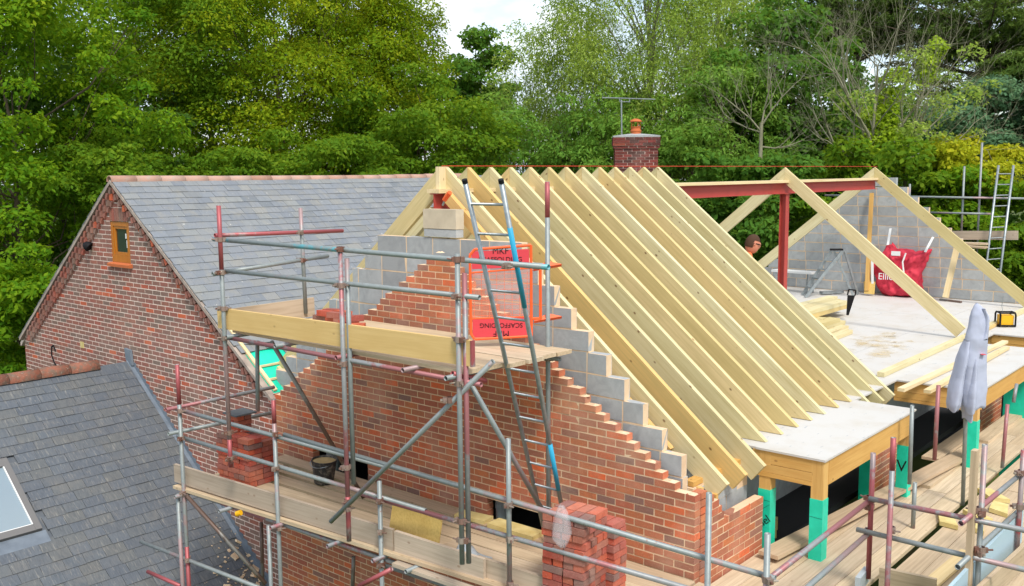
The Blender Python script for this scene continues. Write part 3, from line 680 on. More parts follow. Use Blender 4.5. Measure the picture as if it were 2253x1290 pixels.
skbar(sk, x0, x0 + .08, y0, y1, 0, .075); skbar(sk, x1 - .08, x1, y0, y1, 0, .075); skbar(sk, x0 + .08, x1 - .08, y0, y0 + .08, 0, .07); skbar(sk, x0 + .08, x1 - .08, y1 - .11, y1, 0, .08)
sko = sk.obj('skylight', 'skyframe', annex)
b = MB(); skbar(b, x0 + .08, x1 - .08, y0 + .08, y1 - .11, .03, .05); b.obj('pane', 'skyglass', sko)
b = MB(); skbar(b, x1 - .095, x1 - .075, y0 + .07, y1 - .1, .05, .07); skbar(b, x0 + .08, x1 - .1, y0 + .075, y0 + .09, .05, .066); b.obj('inner_trim', 'white', sko)
b = MB(); skbar(b, x0 - .05, x1 + .05, y0 - .16, y0 - .004, .012, .022); b.obj('apron_flashing', 'lead', sko)
# stepped lead flashing against the old gable
b = MB(); n = 36; y = AY
for i in range(n):
    ya, yb = AY - .12 - i * .1, AY - .12 - (i + 1) * .1 + .004
    za = AZ - AS * (AY - ya); zb = AZ - AS * (AY - yb)
    b.prism([(-.006 - .002 * (i % 2), ya, za + .02), (-.006 - .002 * (i % 2), yb, zb + .02), (-.006 - .002 * (i % 2), yb, zb + .15), (-.006 - .002 * (i % 2), ya + .02, zb + .17)], (.004, 0, 0))
b.obj('step_flashing', 'lead', annex)
b = MB(); b.add([asl(-.005, AY, .03), asl(-.005, 6.2, .03), asl(-.07, 6.2, .03), asl(-.07, AY, .03)], [(0, 1, 2, 3)]); b.prism([(-.05, AY + .03, AZ + .03), (-.05, AY - .16, AZ - .05), (-.05, AY - .13, AZ + .2), (-.05, AY + .06, AZ + .22)], (.04, 0, 0)); b.obj('soaker', 'lead', annex)
b = MB(); b.box(-6.9, -.12, 6.2, 13.8, -3.3, -3.25); b.box(-.3, -.2, 6.3, 6.4, -3.3, -3.2); b.obj('annex_wall', 'mortar_old', annex)

# ================================================================== CHIMNEY AND AERIAL
ch = thing('chimney_stack', 'sooty brick chimney with one clay pot behind the rafter ridge', 'chimney', (14.5, 10.35, 2.0))
CM = Matrix.Translation((14.55, 10.36, 0)) @ Matrix.Rotation(R(41 - 4), 4, 'Z')
cb, core = [], MB(); hw = .58
core.box(-.40 + .01, .40 - .01, -hw + .01, hw - .01, 1.5, 3.95); core.box(-.43, .43, -.61, .61, 3.70, 3.99)
cw = core.obj('stack', 'mortar_old', ch, mw=CM)
for k in range(30):
    z = 1.8 + .075 * k; e = .058 if z > 3.68 else (.03 if z > 3.6 else 0)
    if z > 3.97: break
    n = 5
    for i in range(n):
        o = (k % 2) * .113; ya = max(-hw - e, -hw - e - o + i * .233 + .005); yb = min(hw + e, -hw - e - o + (i + 1) * .233 - .005)
        if i == n - 1: yb = hw + e
        c = CM @ Vector((-.40 - e + .05, (ya + yb) / 2, z + .037)); cb.append((tuple(c), (.104, yb - ya - .004, .066), CM.to_3x3()))
    for sgn in (-1, 1):
        for i in range(3):
            xa = -.295 - e + i * .235; c = CM @ Vector((xa + .113, sgn * (hw + e - .05), z + .037)); cb.append((tuple(c), (.22, .104, .066), CM.to_3x3()))
spread('brick', cb, ['brick_chimney'], cw)
b = MB(); b.prism([(-.45, -.63, 3.985), (.45, -.63, 3.985), (.45, .63, 3.985), (-.45, .63, 3.985)], (0, 0, .03)); b.add([(-.45, -.63, 4.02), (.45, -.63, 4.02), (.45, .63, 4.02), (-.45, .63, 4.02), (0, 0, 4.10)], [(0, 1, 4), (1, 2, 4), (2, 3, 4), (3, 0, 4)]); b.obj('flaunching', 'block', ch, mw=CM)
b = MB(); b.lathe([(.145, 4.04), (.135, 4.12), (.15, 4.14), (.15, 4.17), (.13, 4.19), (.125, 4.24), (.14, 4.25), (.14, 4.27), (.11, 4.27), (.11, 4.05)]); b.obj('chimney_pot', 'clay', ch, smooth=False, mw=CM)
b = MB(); b.lathe([(.165, 4.40), (.17, 4.41), (.13, 4.455), (.05, 4.485), (0, 4.49)]); b.lathe([(.165, 4.40), (0, 4.405)])
for i in range(4): t_ = i * 1.57 + .4; b.tube((.125 * math.cos(t_), .125 * math.sin(t_), 4.25), (.125 * math.cos(t_), .125 * math.sin(t_), 4.41), .012, n=6)
b.obj('cowl', 'clay', ch, mw=CM)
ae = thing('tv_aerial', 'grey television aerial on a mast beside the chimney pot', 'aerial', (14.41, 10.72, 4.0))
b = MB(); b.tube((14.41, 10.72, 3.9), (14.417, 10.749, 5.005), .022, n=8); b.obj('mast', 'alu', ae)
p, q = Vector((14.083, 11.147, 5.070)), Vector((15.019, 10.058, 5.009)); b = MB(); b.tube(p, q, .016, n=6); b.obj('boom', 'alu', ae)
ax = (q - p).normalized(); sd_ = Vector((0, 0, 1)).cross(ax); b = MB()
for i in range(14):
    c = p.lerp(q, .15 + .85 * i / 13); l = .10; b.tube(c - sd_ * l, c + sd_ * l, .006, n=5)
b.obj('element', 'alu', ae, kind='stuff')
b = MB()
for s_ in (-.09, -.03, .03, .09): b.tube(p - sd_ * .15 + Vector((0, 0, s_)), p + sd_ * .15 + Vector((0, 0, s_)), .007, n=5)
b.path([p.lerp(q, .33), p.lerp(q, .33) - Vector((0, 0, .09)), p.lerp(q, .52) - Vector((0, 0, .09)), p.lerp(q, .52)], .014, n=6); b.obj('reflector', 'alu', ae)

# mortar droppings and rubble where the low roof meets the gable
b = MB(); rd_ = random.Random(4)
for i in range(150):
    x = -abs(rd_.gauss(0, .32)) - .05; y = 7.05 + rd_.gauss(0, .35); p = asl(x, y, .03); s_ = rd_.choice((.008, .012, .016, .03, .05)) if i < 140 else .07
    b.obox(p, (s_ * rd_.uniform(.7, 1.6), s_ * rd_.uniform(.7, 1.6), s_ * .6), Matrix.Rotation(rd_.uniform(0, 3), 3, 'Z') @ Matrix.Rotation(.6, 3, 'X'))
b.obj('mortar_droppings', 'mortar', None, label='pale mortar droppings on the low slate roof beside the gable', cat='rubble', kind='stuff')

# ================================================================== SCAFFOLD ALONG THE GABLE
sg = thing('scaffold', 'two-level tube scaffold with board platforms in front of the brick gable', 'scaffold', (-1.3, 3, -3.3), 'scaffolds round the house')
ZU, ZL, ZRT = 1.339, -.722, -.87
GAL = ['galv', 'galv', 'galv', 'galv_red']
def std(a, bz=None, mat='galv', parent=sg, q=None):
    a = Vector(a); q = Vector(q) if q is not None else Vector((a.x, a.y, bz)); return pipe('standard', a, q, mat, parent)
# upper lift standards (hung outside the lower guard rails), each with its doubled inner tube
S1, S2, S3 = (-1.767, 4.90), (-1.708, 2.925), (-1.662, 1.40)
std((*S1, 2.735), -.20, 'galv'); pipe('sleeve', (S1[0], S1[1], 2.73), (S1[0], S1[1], 2.03), 'tube_red', sg, r=.0248); pipe('sleeve', (S1[0], S1[1], .12), (S1[0], S1[1], -.2), 'tube_red', sg, r=.0248)
std((*S2, 2.362), -.58, 'galv_red'); pipe('sleeve', (*S2, -.12), (*S2, -.58), 'tube_red', sg, r=.0248); pipe('standard', (S2[0] + .06, S2[1] - .025, 2.25), (S2[0] + .06, S2[1] - .025, .0), 'galv', sg)
std((*S3, 2.37), -.42, 'galv'); pipe('standard', (S3[0] + .055, S3[1] - .03, 2.2), (S3[0] + .055, S3[1] - .03, -.42), 'galv_red', sg)
# inner standards by the wall
IN = (-.25, 1.54)
std((*IN, 2.967), -.72, 'galv'); pipe('sleeve', (*IN, 2.965), (*IN, 2.62), 'tube_red', sg, r=.0248)
pipe('standard', (-0.650, 4.950, 2.665), (-0.627, 4.950, 1.407), 'galv', sg); pipe('standard', (-1.318, 4.950, 1.172), (-1.352, 4.950, 0.353), 'galv', sg)
# upper guard rails and ledgers (along the gable)
RO = .055
pipe('guard_rail', (-1.775 + RO, 5.10, 2.352), (-1.633 + RO, .46, 2.300), 'galv_blue', sg)
pipe('guard_rail', (-1.768 + RO, 4.99, 2.012), (-1.656 + RO, 1.20, 1.997), 'galv', sg)
pipe('ledger', (-1.70, 5.0, 1.262), (-1.655 + .06, 1.2, 1.236), 'galv_red', sg)
pipe('ledger', (-.32, 5.0, 1.25), (-.30, 1.35, 1.24), 'galv', sg)
# return rails at the left end (run towards the wall)
pipe('guard_rail', (-1.80, 4.95, 2.405), (-0.030, 4.950, 2.366), 'tube_red', sg)
pipe('guard_rail', (-1.85, 4.95, 1.985), (-0.266, 4.950, 2.074), 'galv', sg)
for y in (4.85, 3.95, 2.95, 2.0, 1.45): pipe('transom', (-1.78, y, 1.288), (-.08, y, 1.284), random.choice(GAL), sg)
for p in ((*S1, 2.36), (*S1, 2.0), (*S1, 1.60), (*S1, 1.27), (*S2, 2.34), (*S2, 1.99), (*S2, 1.22), (*S3, 2.32), (*S3, 2.0), (*S3, 1.62), (*S3, 1.23), (*S3, -.02), (*S3, -.2), (*IN, 1.22), (-1.70, .80, 2.30), (-.66, 4.95, 2.38), (-.66, 4.95, 2.05), (*S2, .18), (*S2, -.17), (*S1, .2), (*S1, -.1)): coupler(p, sg)
# braces
pipe('brace', (-1.600, 1.054, 1.461), (-1.800, 3.088, -0.392), 'galv', sg); coupler((-1.660, 1.521, 1.065), sg); coupler((-1.760, 2.887, -0.216), sg)
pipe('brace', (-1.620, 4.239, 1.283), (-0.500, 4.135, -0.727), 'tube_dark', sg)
pipe('brace', (-1.550, 1.400, 1.247), (-0.600, 1.327, -0.212), 'galv', sg)
pipe('transom_end', (-1.700, 1.447, 1.319), (-1.300, 1.423, 1.189), 'tube_red', sg)
# upper platform boards, toe boards
for i in range(6):
    x = -1.50 + .232 * i; yr_ = 1.33 + random.uniform(-.05, .04) - .02 * i
    beam('platform_board', (x + random.uniform(-.004, .004), 4.98 + random.uniform(-.04, .04), ZU - .02 + random.uniform(-.004, .004)), (x + .01, yr_, ZU - .02 + random.uniform(-.004, .004)), .223, .038, 'board', sg)
beam('toe_board', (-1.715, 5.08, 1.475), (-1.600, 1.30, 1.500), .04, .228, 'lvl', sg)
beam('toe_board_end', (-1.604, 1.298, 1.500), (-1.6035, 1.282, 1.500), .046, .232, 'tube_red', sg)
beam('toe_board', (-1.66, 4.99, 1.46), (-0.487, 4.980, 1.471), .036, .225, 'board', sg)
# ---- lower lift
def lowx(y): return -1.31 - (y - 1.214) * .0807
PO = [(6.06, .82, -3.3), (4.33, .62, -3.3), (2.76, 0.0, -3.3), (1.15, .70, -.70), (-.78, .58, -3.3), (-1.255, .36, -3.3)]
mats = ['galv', 'galv', 'galv', 'galv', 'galv', 'galv']
for (y, zt, zb), m in zip(PO, mats): std((lowx(y), y, zt), zb, m)
pipe('sleeve', (lowx(6.06), 6.06, .815), (lowx(6.06), 6.06, .33), 'tube_red', sg, r=.0248); pipe('standard', (lowx(6.06) - .06, 6.10, -.78), (lowx(6.06) - .06, 6.10, -3.3), 'galv', sg)
pipe('sleeve', (lowx(6.06), 6.06, -1.45), (lowx(6.06), 6.06, -2.6), 'tube_red', sg, r=.0249); pipe('sleeve', (lowx(4.33), 4.33, .62), (lowx(4.33), 4.33, .36), 'tube_red', sg, r=.0248)
pipe('standard', (lowx(4.33) + .02, 4.55, -.86), (lowx(4.33) + .02, 4.55, -3.3), 'galv', sg)
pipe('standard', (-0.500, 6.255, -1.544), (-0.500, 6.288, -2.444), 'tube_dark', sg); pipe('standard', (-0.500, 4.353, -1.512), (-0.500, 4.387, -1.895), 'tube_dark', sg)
RI = .055
pipe('guard_rail', (lowx(6.3) + RI, 6.25, .245), (lowx(2.7) + RI, 2.7, .145), 'galv', sg); pipe('guard_rail', (lowx(4.2) + RI, 4.25, .232), (lowx(-1.26) + RI, -1.3, .0), 'galv', sg)
pipe('guard_rail', (lowx(6.3) + RI, 6.2, -.095), (lowx(2.2) + RI, 2.2, -.205), 'galv', sg); pipe('guard_rail', (lowx(3.1) + RI, 3.1, -.205), (lowx(-.6) + RI, -.9, -.262), 'galv_red', sg)
pipe('ledger', (lowx(6.3) + RI, 6.32, -.765), (lowx(2.4) + RI, 2.6, -.85), 'galv_red', sg); pipe('ledger', (lowx(2.9) + RI, 2.85, -.90), (lowx(-.8) + RI, -.6, -.92), 'galv', sg)
pipe('ledger', (lowx(7.05), 7.05, -1.62), (lowx(4.3), 4.3, -1.63), 'galv', sg); pipe('ledger', (-1.780, 6.918, -1.987), (-1.740, 6.182, -1.984), 'tube_red', sg)
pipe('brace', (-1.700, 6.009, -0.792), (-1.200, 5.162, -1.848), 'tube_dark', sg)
pipe('brace', (-1.620, 2.396, -0.756), (-1.750, 2.740, -0.986), 'tube_red', sg)
for y in (6.05, 5.2, 4.3, 3.4, 2.75, 2.3, 1.1, .2): pipe('transom', (lowx(y) - .13, y, -.79), (-.07, y, -.79), random.choice(GAL), sg)
# return rails at the left end
pipe('guard_rail', (-1.854, 6.100, 0.285), (-0.321, 6.100, 0.290), 'galv_red', sg); pipe('guard_rail', (-1.842, 6.100, -0.013), (-0.358, 6.100, -0.045), 'galv', sg)
b = MB(); b.tube((-1.720, 4.898, -0.760), (-1.700, 4.845, -0.737), .032, n=12); b.obj('yellow_end_cap', 'yellow', sg)
for y, zs in ((6.06, (.25, -.09, -.77, -1.62)), (4.33, (.24, -.15, -.83)), (2.76, (-.20, -.52, -.87)), (1.15, (.09, -.23, -.66)), (-1.255, (0.0, -.25))):
    for z in zs: coupler((lowx(y) + .005, y, z), sg, R(180 + 41) + random.uniform(-.6, .6))
# boards of the lower platform
for i in range(6):
    x = -.16 - .208 * i
    cuts = [6.30, 2.45 + random.uniform(-.5, .5), -.05 - .0 * i]
    for a, c in zip(cuts, cuts[1:]):
        sh = lambda y: x - (y - 1.2) * .0807 * (i / 5.0)
        beam('platform_board', (sh(a), a - .003, ZL - .019 + random.uniform(-.004, .004)), (sh(c), c + .003, ZL - .019 + random.uniform(-.004, .004)), .206, .038, 'board', sg)
for i in range(7):
    x = -.12 - .226 * i
    beam('platform_board', (x, -.06, ZL - .035), (x, -1.3, ZL - .13), .223, .038, 'board', sg)
tb = lambda y: lowx(y) + .075
beam('toe_board', (tb(6.33), 6.33, -.585), (tb(2.66), 2.66, -.610), .038, .225, 'toeboard', sg)
beam('toe_board', (tb(2.64) + .004, 2.64, -.620), (tb(1.50), 1.50, -.640), .038, .225, 'toeboard', sg)
beam('toe_board', (tb(1.62) + .045, 1.62, -.655), (tb(-.4) + .05, -.4, -.69), .038, .225, 'toeboard', sg)
beam('bearer_board', (tb(2.6) - .09, 2.55, -.80), (tb(.6) - .09, .6, -.84), .10, .038, 'toeboard', sg)

# ladder (leans outwards from the lower platform against the upper guard rail)
lad = thing('ladder', 'grey aluminium ladder with blue bands in front of the brick gable', 'ladder', (-.35, 1.4, ZL))
LT, LB = Vector((-1.84, 1.126, 2.986)), Vector((-.26, 1.552, -.70)); RT, RB = Vector((-1.84, .728, 2.986)), Vector((-.26, 1.262, -.70))
pipe('stile', LT, LB, 'alu', lad, r=.021); pipe('stile', RT, RB, 'alu', lad, r=.021)
pipe('blue_band', RT.lerp(RB, .10), RT.lerp(RB, .29), 'blue', lad, r=.0222); pipe('blue_band', RT.lerp(RB, .66), RT.lerp(RB, .80), 'blue', lad, r=.0222)
for i in range(14):
    f = .05 + i * .0685; pipe('rung', LT.lerp(LB, f), RT.lerp(RB, f), 'alu', lad, r=.012, hollow=False, n=8)
for p, q in ((LT, LB), (RT, RB)):
    d = (q - p).normalized(); b = MB(); b.tube(p - d * .02, p + d * .012, .024, n=10); b.obj('end_cap', 'black', lad)
# orange self-closing gate
gate = thing('scaffold_gate', 'orange mesh safety gate with red panels on the upper platform', 'gate', (-.5, 1.8, ZU))
gr = Vector((.656, -.755, 0)).normalized(); g0 = Vector((-0.761, 2.020, 2.269)); 
GO = Vector((-.36, 1.66, 1.42)) ; GW = .60; GH = .93
def gp(u, v): return GO - gr * GW + gr * (u * GW) + Vector((0, 0, v * GH + .0 * u))
b = MB(); b.path([gp(0, .06), gp(.06, 0), gp(1, .03), gp(1, 1.0), gp(.08, .96), gp(0, .90), gp(0, .06)], .014, n=8); b.obj('frame', 'orange', gate)
b = MB(); b.path([gp(0, .22), gp(1, .24)], .009, n=6); b.path([gp(0, .71), gp(1, .76)], .009, n=6); b.obj('cross_bar', 'orange', gate)
nrm = gr.cross(Vector((0, 0, 1)))
def gpanel(name, v0, v1, mat, off=0.0):
    b = MB(); b.prism([gp(.03, v0) + nrm * off, gp(.97, v0 + .02) + nrm * off, gp(.97, v1 + .02) + nrm * off, gp(.03, v1) + nrm * off], nrm * .006); return b.obj(name, mat, gate)
gpanel('panel', .75, .94, 'red_panel'); gpanel('panel', .02, .215, 'red_panel')
gpanel('netting', .225, .735, 'mesh')
b = MB()
for i in range(9): b.tube(gp(.02, .25 + .055 * i), gp(.98, .265 + .055 * i), .0022, n=4)
for i in range(8): b.tube(gp(.06 + .125 * i, .22), gp(.06 + .125 * i, .73), .0018, n=4)
b.obj('wire_mesh', 'orange', gate, kind='stuff')
cdir = nrm if nrm.dot(CAMP - GO) > 0 else -nrm
for v, s_ in ((.885, 1), (.115, -1)):
    for body, dv, sz in (('MKF', .055, .085), ('SCAFFOLDING', -.035, .065)):
        text('lettering', body, sz, facing(gp(.5, v + dv * s_) + cdir * .0085, gr * s_, Vector((0, 0, s_))), 'black', gate)
for z in (1.62, 2.14):
    b = MB(); b.prism([Vector((*IN, z)) + Vector((-.11, .09, -.02)), Vector((*IN, z)) + Vector((.10, -.10, .02)), Vector((*IN, z)) + Vector((.02, .02, .05))], (0.03, .03, -.03)); b.obj('hinge', 'orange', gate)
b = MB(); b.path([GO + Vector((0, 0, .2)), GO + gr * .09 + Vector((0, 0, .2)), GO + gr * .09 + Vector((0, 0, .72)), GO + Vector((0, 0, .74))], .016, n=6); b.obj('hinge_bracket', 'orange', gate)

# ---- brick stacks: every loose brick its own thing
ub = [unit_brick('brick', 'brick_loose', .012) for _ in range(4)]
def loose(c, size, rz, label, group, tilt=0):
    mw = Matrix.Translation(c) @ Matrix.Rotation(rz, 4, 'Z') @ Matrix.Rotation(tilt, 4, 'Y') @ Matrix.Diagonal((*size, 1))
    place('brick', random.choice(ub), None, mw, label=label, cat='brick', group=group)
def stack(c, nx, ny, rows, rz, label, group, missing=0.0, z0=ZL, drop=None):
    """alternating courses of bricks on edge and flat"""
    z = z0
    for r_ in range(rows):
        h = .066; m = Matrix.Rotation(rz + random.uniform(-.02, .02), 4, 'Z'); ox, oy = random.uniform(-.012, .012), random.uniform(-.012, .012)
        if r_ % 2 == 0: cells = [((i - (nx - 1) / 2) * .106, (j - (ny - 1) / 2) * .218, .097, .206) for i in range(nx) for j in range(ny)]
        else:
            ax_, ay_ = max(1, round(nx * .106 / .218)), round(ny * .218 / .106)
            cells = [((i - (ax_ - 1) / 2) * .218, (j - (ay_ - 1) / 2) * .108, .206, .097) for i in range(ax_) for j in range(ay_)]
        for (x, y, sx, sy) in cells:
            if r_ >= rows - 1 and random.random() < missing: continue
            if drop and drop(x, y, r_): continue
            p = m @ Vector((x + ox, y + oy, 0)); loose((c[0] + p.x, c[1] + p.y, z + h / 2), (sx * random.uniform(.97, 1.02), sy * random.uniform(.97, 1.02), .0595), rz + random.uniform(-.06, .06), label, group)
        z += h + .0005
    return z
stack((-.98, 5.78), 4, 3, 9, .05, 'loose red brick in the left stack on the lower platform', 'bricks in the left stack', .0, drop=lambda x, y, r: r >= 8 and x > 0)
stack((-.93, 5.98), 2, 1, 3, .08, 'loose red brick on the column topping the left stack', 'bricks topping the left stack', 0, z0=ZL + 9 * .0665)
b = MB(); b.obox((0, 0, 0), (.30, .30, .02), I3); b.obj('slate_offcut', 'slate_aged', None, mw=Matrix.Translation((-.93, 5.98, ZL + 12 * .0665 + .012)), label='grey slate offcut capping the left brick stack', cat='slate')
SBX = Vector((-1.040, 0.620, 0.098))
stack((-1.02, SBX.y), 4, 2, int((SBX.z + .02 - ZL) / .0665), .1, 'loose red brick in the tall right stack by the house corner', 'bricks in the right stack')
stack((-.70, SBX.y - .16), 2, 1, 10, .05, 'loose red brick in the short column behind the right stack', 'bricks behind the right stack')
for x, y, z, rz in ((-.45, 4.72, 0, .1), (-.45, 4.50, 0, -.05), (-.47, 4.64, 1, .2), (-.49, 4.42, 1, -.1), (-.58, 4.70, 0, .0), (-.58, 4.46, 0, .05), (-.60, 4.60, 1, -.05), (-.62, 4.38, 1, .1), (-.62, 4.16, 0, .5), (-.66, 4.02, 1, .9), (-.74, 3.9, 0, .6), (-.60, 4.28, 0, .2)):
    loose((x, y, ZU + .034 + .066 * z), (.103, .215, .065), rz + .1, 'loose red brick in the small heap on the upper platform', 'bricks on the upper platform', .03)
# bucket of mortar
bk = thing('bucket', 'black builders bucket filled with mortar on the lower platform', 'bucket', (-.46, 4.93, ZL))
b = MB(); b.lathe([(.0, 0), (.115, 0), (.12, .01), (.15, .27), (.158, .275), (.158, .30), (.148, .30), (.14, .26), (.11, .02)], n=24); b.obj('body', 'blackp', bk, mw=Matrix.Translation((-.46, 4.93, ZL)) @ Matrix.Rotation(.06, 4, 'X'), smooth=False)
b = MB(); b.lathe([(0, .285), (.06, .29), (.11, .282), (.146, .278)], n=24); b.obj('mortar_fill', 'wet', bk, mw=Matrix.Translation((-.46, 4.93, ZL)) @ Matrix.Rotation(.06, 4, 'X'), smooth=True)
b = MB(); b.path([(-.46 + .16 * math.cos(t), 4.93 + .16 * math.sin(t), ZL + .27 - .04 * math.sin((t - 2.2) / 2.6 * 3.14)) for t in np.linspace(2.2, 4.8, 9)], .005, n=5); b.obj('handle', 'alu', bk)
# plywood sheet, plastic sheeting, offcuts on the lower platform
pl = (-1.120, 2.970, -0.463); 
b = MB(); b.obox((0, 0, 0), (.016, .73, .42), I3); b.obj('plywood_sheet', 'plywood', None, mw=Matrix.Translation((-1.22, 2.50, -.54)) @ Matrix.Rotation(.22, 4, 'Y') @ Matrix.Rotation(-.02, 4, 'Z'), label='yellow plywood sheet propped behind the lower toe board', cat='plywood')
b = MB()
n = 9
V = []; F = []
for i in range(n):
    for j in range(n):
        u, v = i / (n - 1), j / (n - 1); V.append((-1.16 + .25 * u + random.uniform(-.02, .02), 2.05 - .35 * v + random.uniform(-.02, .02), ZL + .02 + .16 * math.sin(u * 3.1) * (.4 + .6 * math.sin(v * 6)) * (1 - v * .3) + random.uniform(0, .02)))
for i in range(n - 1):
    for j in range(n - 1): F.append((i * n + j, i * n + j + 1, (i + 1) * n + j + 1, (i + 1) * n + j))
MB().add(V, F).obj('plastic_sheet', 'lgrey', None, smooth=True, label='crumpled grey plastic sheet on boards beside the plywood', cat='sheet')
b = MB(); V = []; F = []
for i in range(8):
    for j in range(6):
        u, v = i / 7, j / 5; V.append((-1.06 + .03 * math.sin(v * 7 + u * 4) + .02 * random.random(), .62 + .30 * (v - .0) * (.45 + .55 * (1 - u)) + .04, ZL + .02 + .62 * u))
for i in range(7):
    for j in range(5): F.append((i * 6 + j, i * 6 + j + 1, (i + 1) * 6 + j + 1, (i + 1) * 6 + j))
MB().add(V, F).obj('plastic_wrap', 'white', None, smooth=True, label='white plastic wrap hanging beside the right brick stack', cat='wrap')
bagp = Vector((-1.300, 0.555, 0.002)); b = MB(); b.lathe([(.02, .22), (.05, .17), (.07, .08), (.095, -.02), (.085, -.10), (.04, -.15), (0, -.16)], n=12)
b.V = [(x * .7 + random.uniform(-.012, .012), y + random.uniform(-.014, .014), z + random.uniform(-.008, .008)) for x, y, z in b.V]
b.obj('plastic_bag', 'film', None, smooth=True, mw=Matrix.Translation(bagp), label='clear plastic bag hung on the rail by the right stack', cat='bag')
for i, (a, c, wd, th) in enumerate((((-0.180, 2.368, -0.700), (-0.168, 1.742, -0.700), .20, .05), ((-0.215, 2.847, -0.700), (-0.161, 2.452, -0.700), .18, .04))):
    beam('timber_board', a, c, wd, th, 'insul', None, label=('pale board lying before the right wall opening', 'short pale board lying between the plywood and wall')[i], cat='board')

# ================================================================== SCAFFOLD ALONG THE EAVES
se = thing('scaffold', 'tube scaffold with wide board platform along the eaves right of the corner', 'scaffold', (4, -1.0, -3.3), 'scaffolds round the house')
boards = []
for i in range(5):
    y = -.13 - .232 * i
    cuts = [.15, 3.6 + (i % 2) * .8, 7.2 + (i % 2) * .5, 11.0]
    if i < 2: cuts = [.15, 1.95]  if i == 0 else [.15, 3.3]
    if i == 0: cuts = [.15, 1.35]
    for a, c in zip(cuts, cuts[1:]): beam('platform_board', (a + .004, y, ZRT - .02 + random.uniform(-.003, .003)), (c - .004, y, ZRT - .02 + random.uniform(-.003, .003)), .225, .038, 'board', se)
for i in range(5, 10):
    y = -.20 - .232 * i
    cuts = [1.45, 5.0 + (i % 2) * .5, 8.8, 12.6]
    for a, c in zip(cuts, cuts[1:]): beam('platform_board', (a + .004, y, ZRT - .02 + random.uniform(-.003, .003)), (c - .004, y, ZRT - .02 + random.uniform(-.003, .003)), .225, .038, 'board', se)
for a in (4.45, 7.0): beam('platform_board', (a, -.62, ZRT + .02), (a + 2.2, -.62, ZRT + .02), .225, .038, 'board', se)
beam('platform_board', (1.114, -0.204, -0.800), (6.080, -0.713, -0.780), .225, .04, 'board', se)
beam('platform_board', (5.5, -.40, -.80), (7.4, -.40, -.80), .225, .04, 'board', se)
# near corner standards and rails
E1 = Vector((-1.11, -1.255)); 
XE, YE = 1.10, -1.20
pipe('guard_rail', (-1.12, -1.26, -.01), (XE + .05, YE, .0), 'galv_red', se); pipe('guard_rail', (-1.12, -1.28, -.33), (XE + .05, YE, -.32), 'galv', se)
std((XE, YE - .02, .46), -.75, 'tube_red', se); coupler((XE, YE, .02), se); coupler((XE, YE, -.3), se); coupler((XE, YE, -.06), se)
P3 = Vector((0.950, -1.448, 0.680)); std((.95, P3.y, P3.z), -2.6, 'galv_red', se); pipe('sleeve', (.95, P3.y, P3.z), (.95, P3.y, P3.z - .30), 'tube_red', se, r=.0249)
# transverse rails out to the ladder bay
q1 = Vector((1.020, -1.227, 0.049)); q2 = Vector((1.020, -2.543, 0.064)); pipe('guard_rail', q1, q2, 'galv_red', se)
q3 = Vector((1.020, -1.125, -0.273)); q4 = Vector((1.020, -2.561, -0.275)); pipe('guard_rail', q3, q4, 'galv', se)
P4 = Vector((1.080, -2.169, 0.721)); std((1.08, P4.y, P4.z), -2.6, 'galv', se)
p4b = Vector((0.980, -2.121, 0.687)); beam('upright_plank', (.98, p4b.y, p4b.z), (.98, p4b.y, -2.4), .09, .045, 'board', se, up=(0, 1, 0))
for p in ((1.040, -1.436, -0.202), (1.040, -2.146, 0.147), (1.040, -2.199, -0.197), (1.040, -2.157, -0.229), (1.040, -2.183, 0.124)): coupler(p, se)
pipe('guard_rail', (0.670, -2.120, 0.127), (2.927, -2.120, 0.051), 'galv_red', se); pipe('guard_rail', (0.644, -2.120, -0.244), (3.017, -2.120, -0.331), 'galv', se)
std((2.504, -2.160, 0.344), None, 'tube_red', se, q=(2.468, -2.160, -1.031)); coupler((2.468, -2.160, 0.126), se); coupler((2.477, -2.160, -0.220), se)
# inner standards
std((3.492, -0.780, 0.382), None, 'galv', se, q=(3.520, -0.780, -0.554)); std((3.679, -1.000, 0.613), None, 'galv_red', se, q=(3.661, -1.000, -0.257))
std((2.981, -1.010, -0.350), ZRT, 'galv', se); std((4.012, -1.200, 1.182), None, 'galv', se, q=(4.134, -1.200, -0.884)); std((5.729, -1.250, 0.037), None, 'galv_red', se, q=(5.639, -1.250, -0.788))
std((6.806, -1.100, 0.097), None, 'galv_red', se, q=(6.689, -1.100, -0.139))
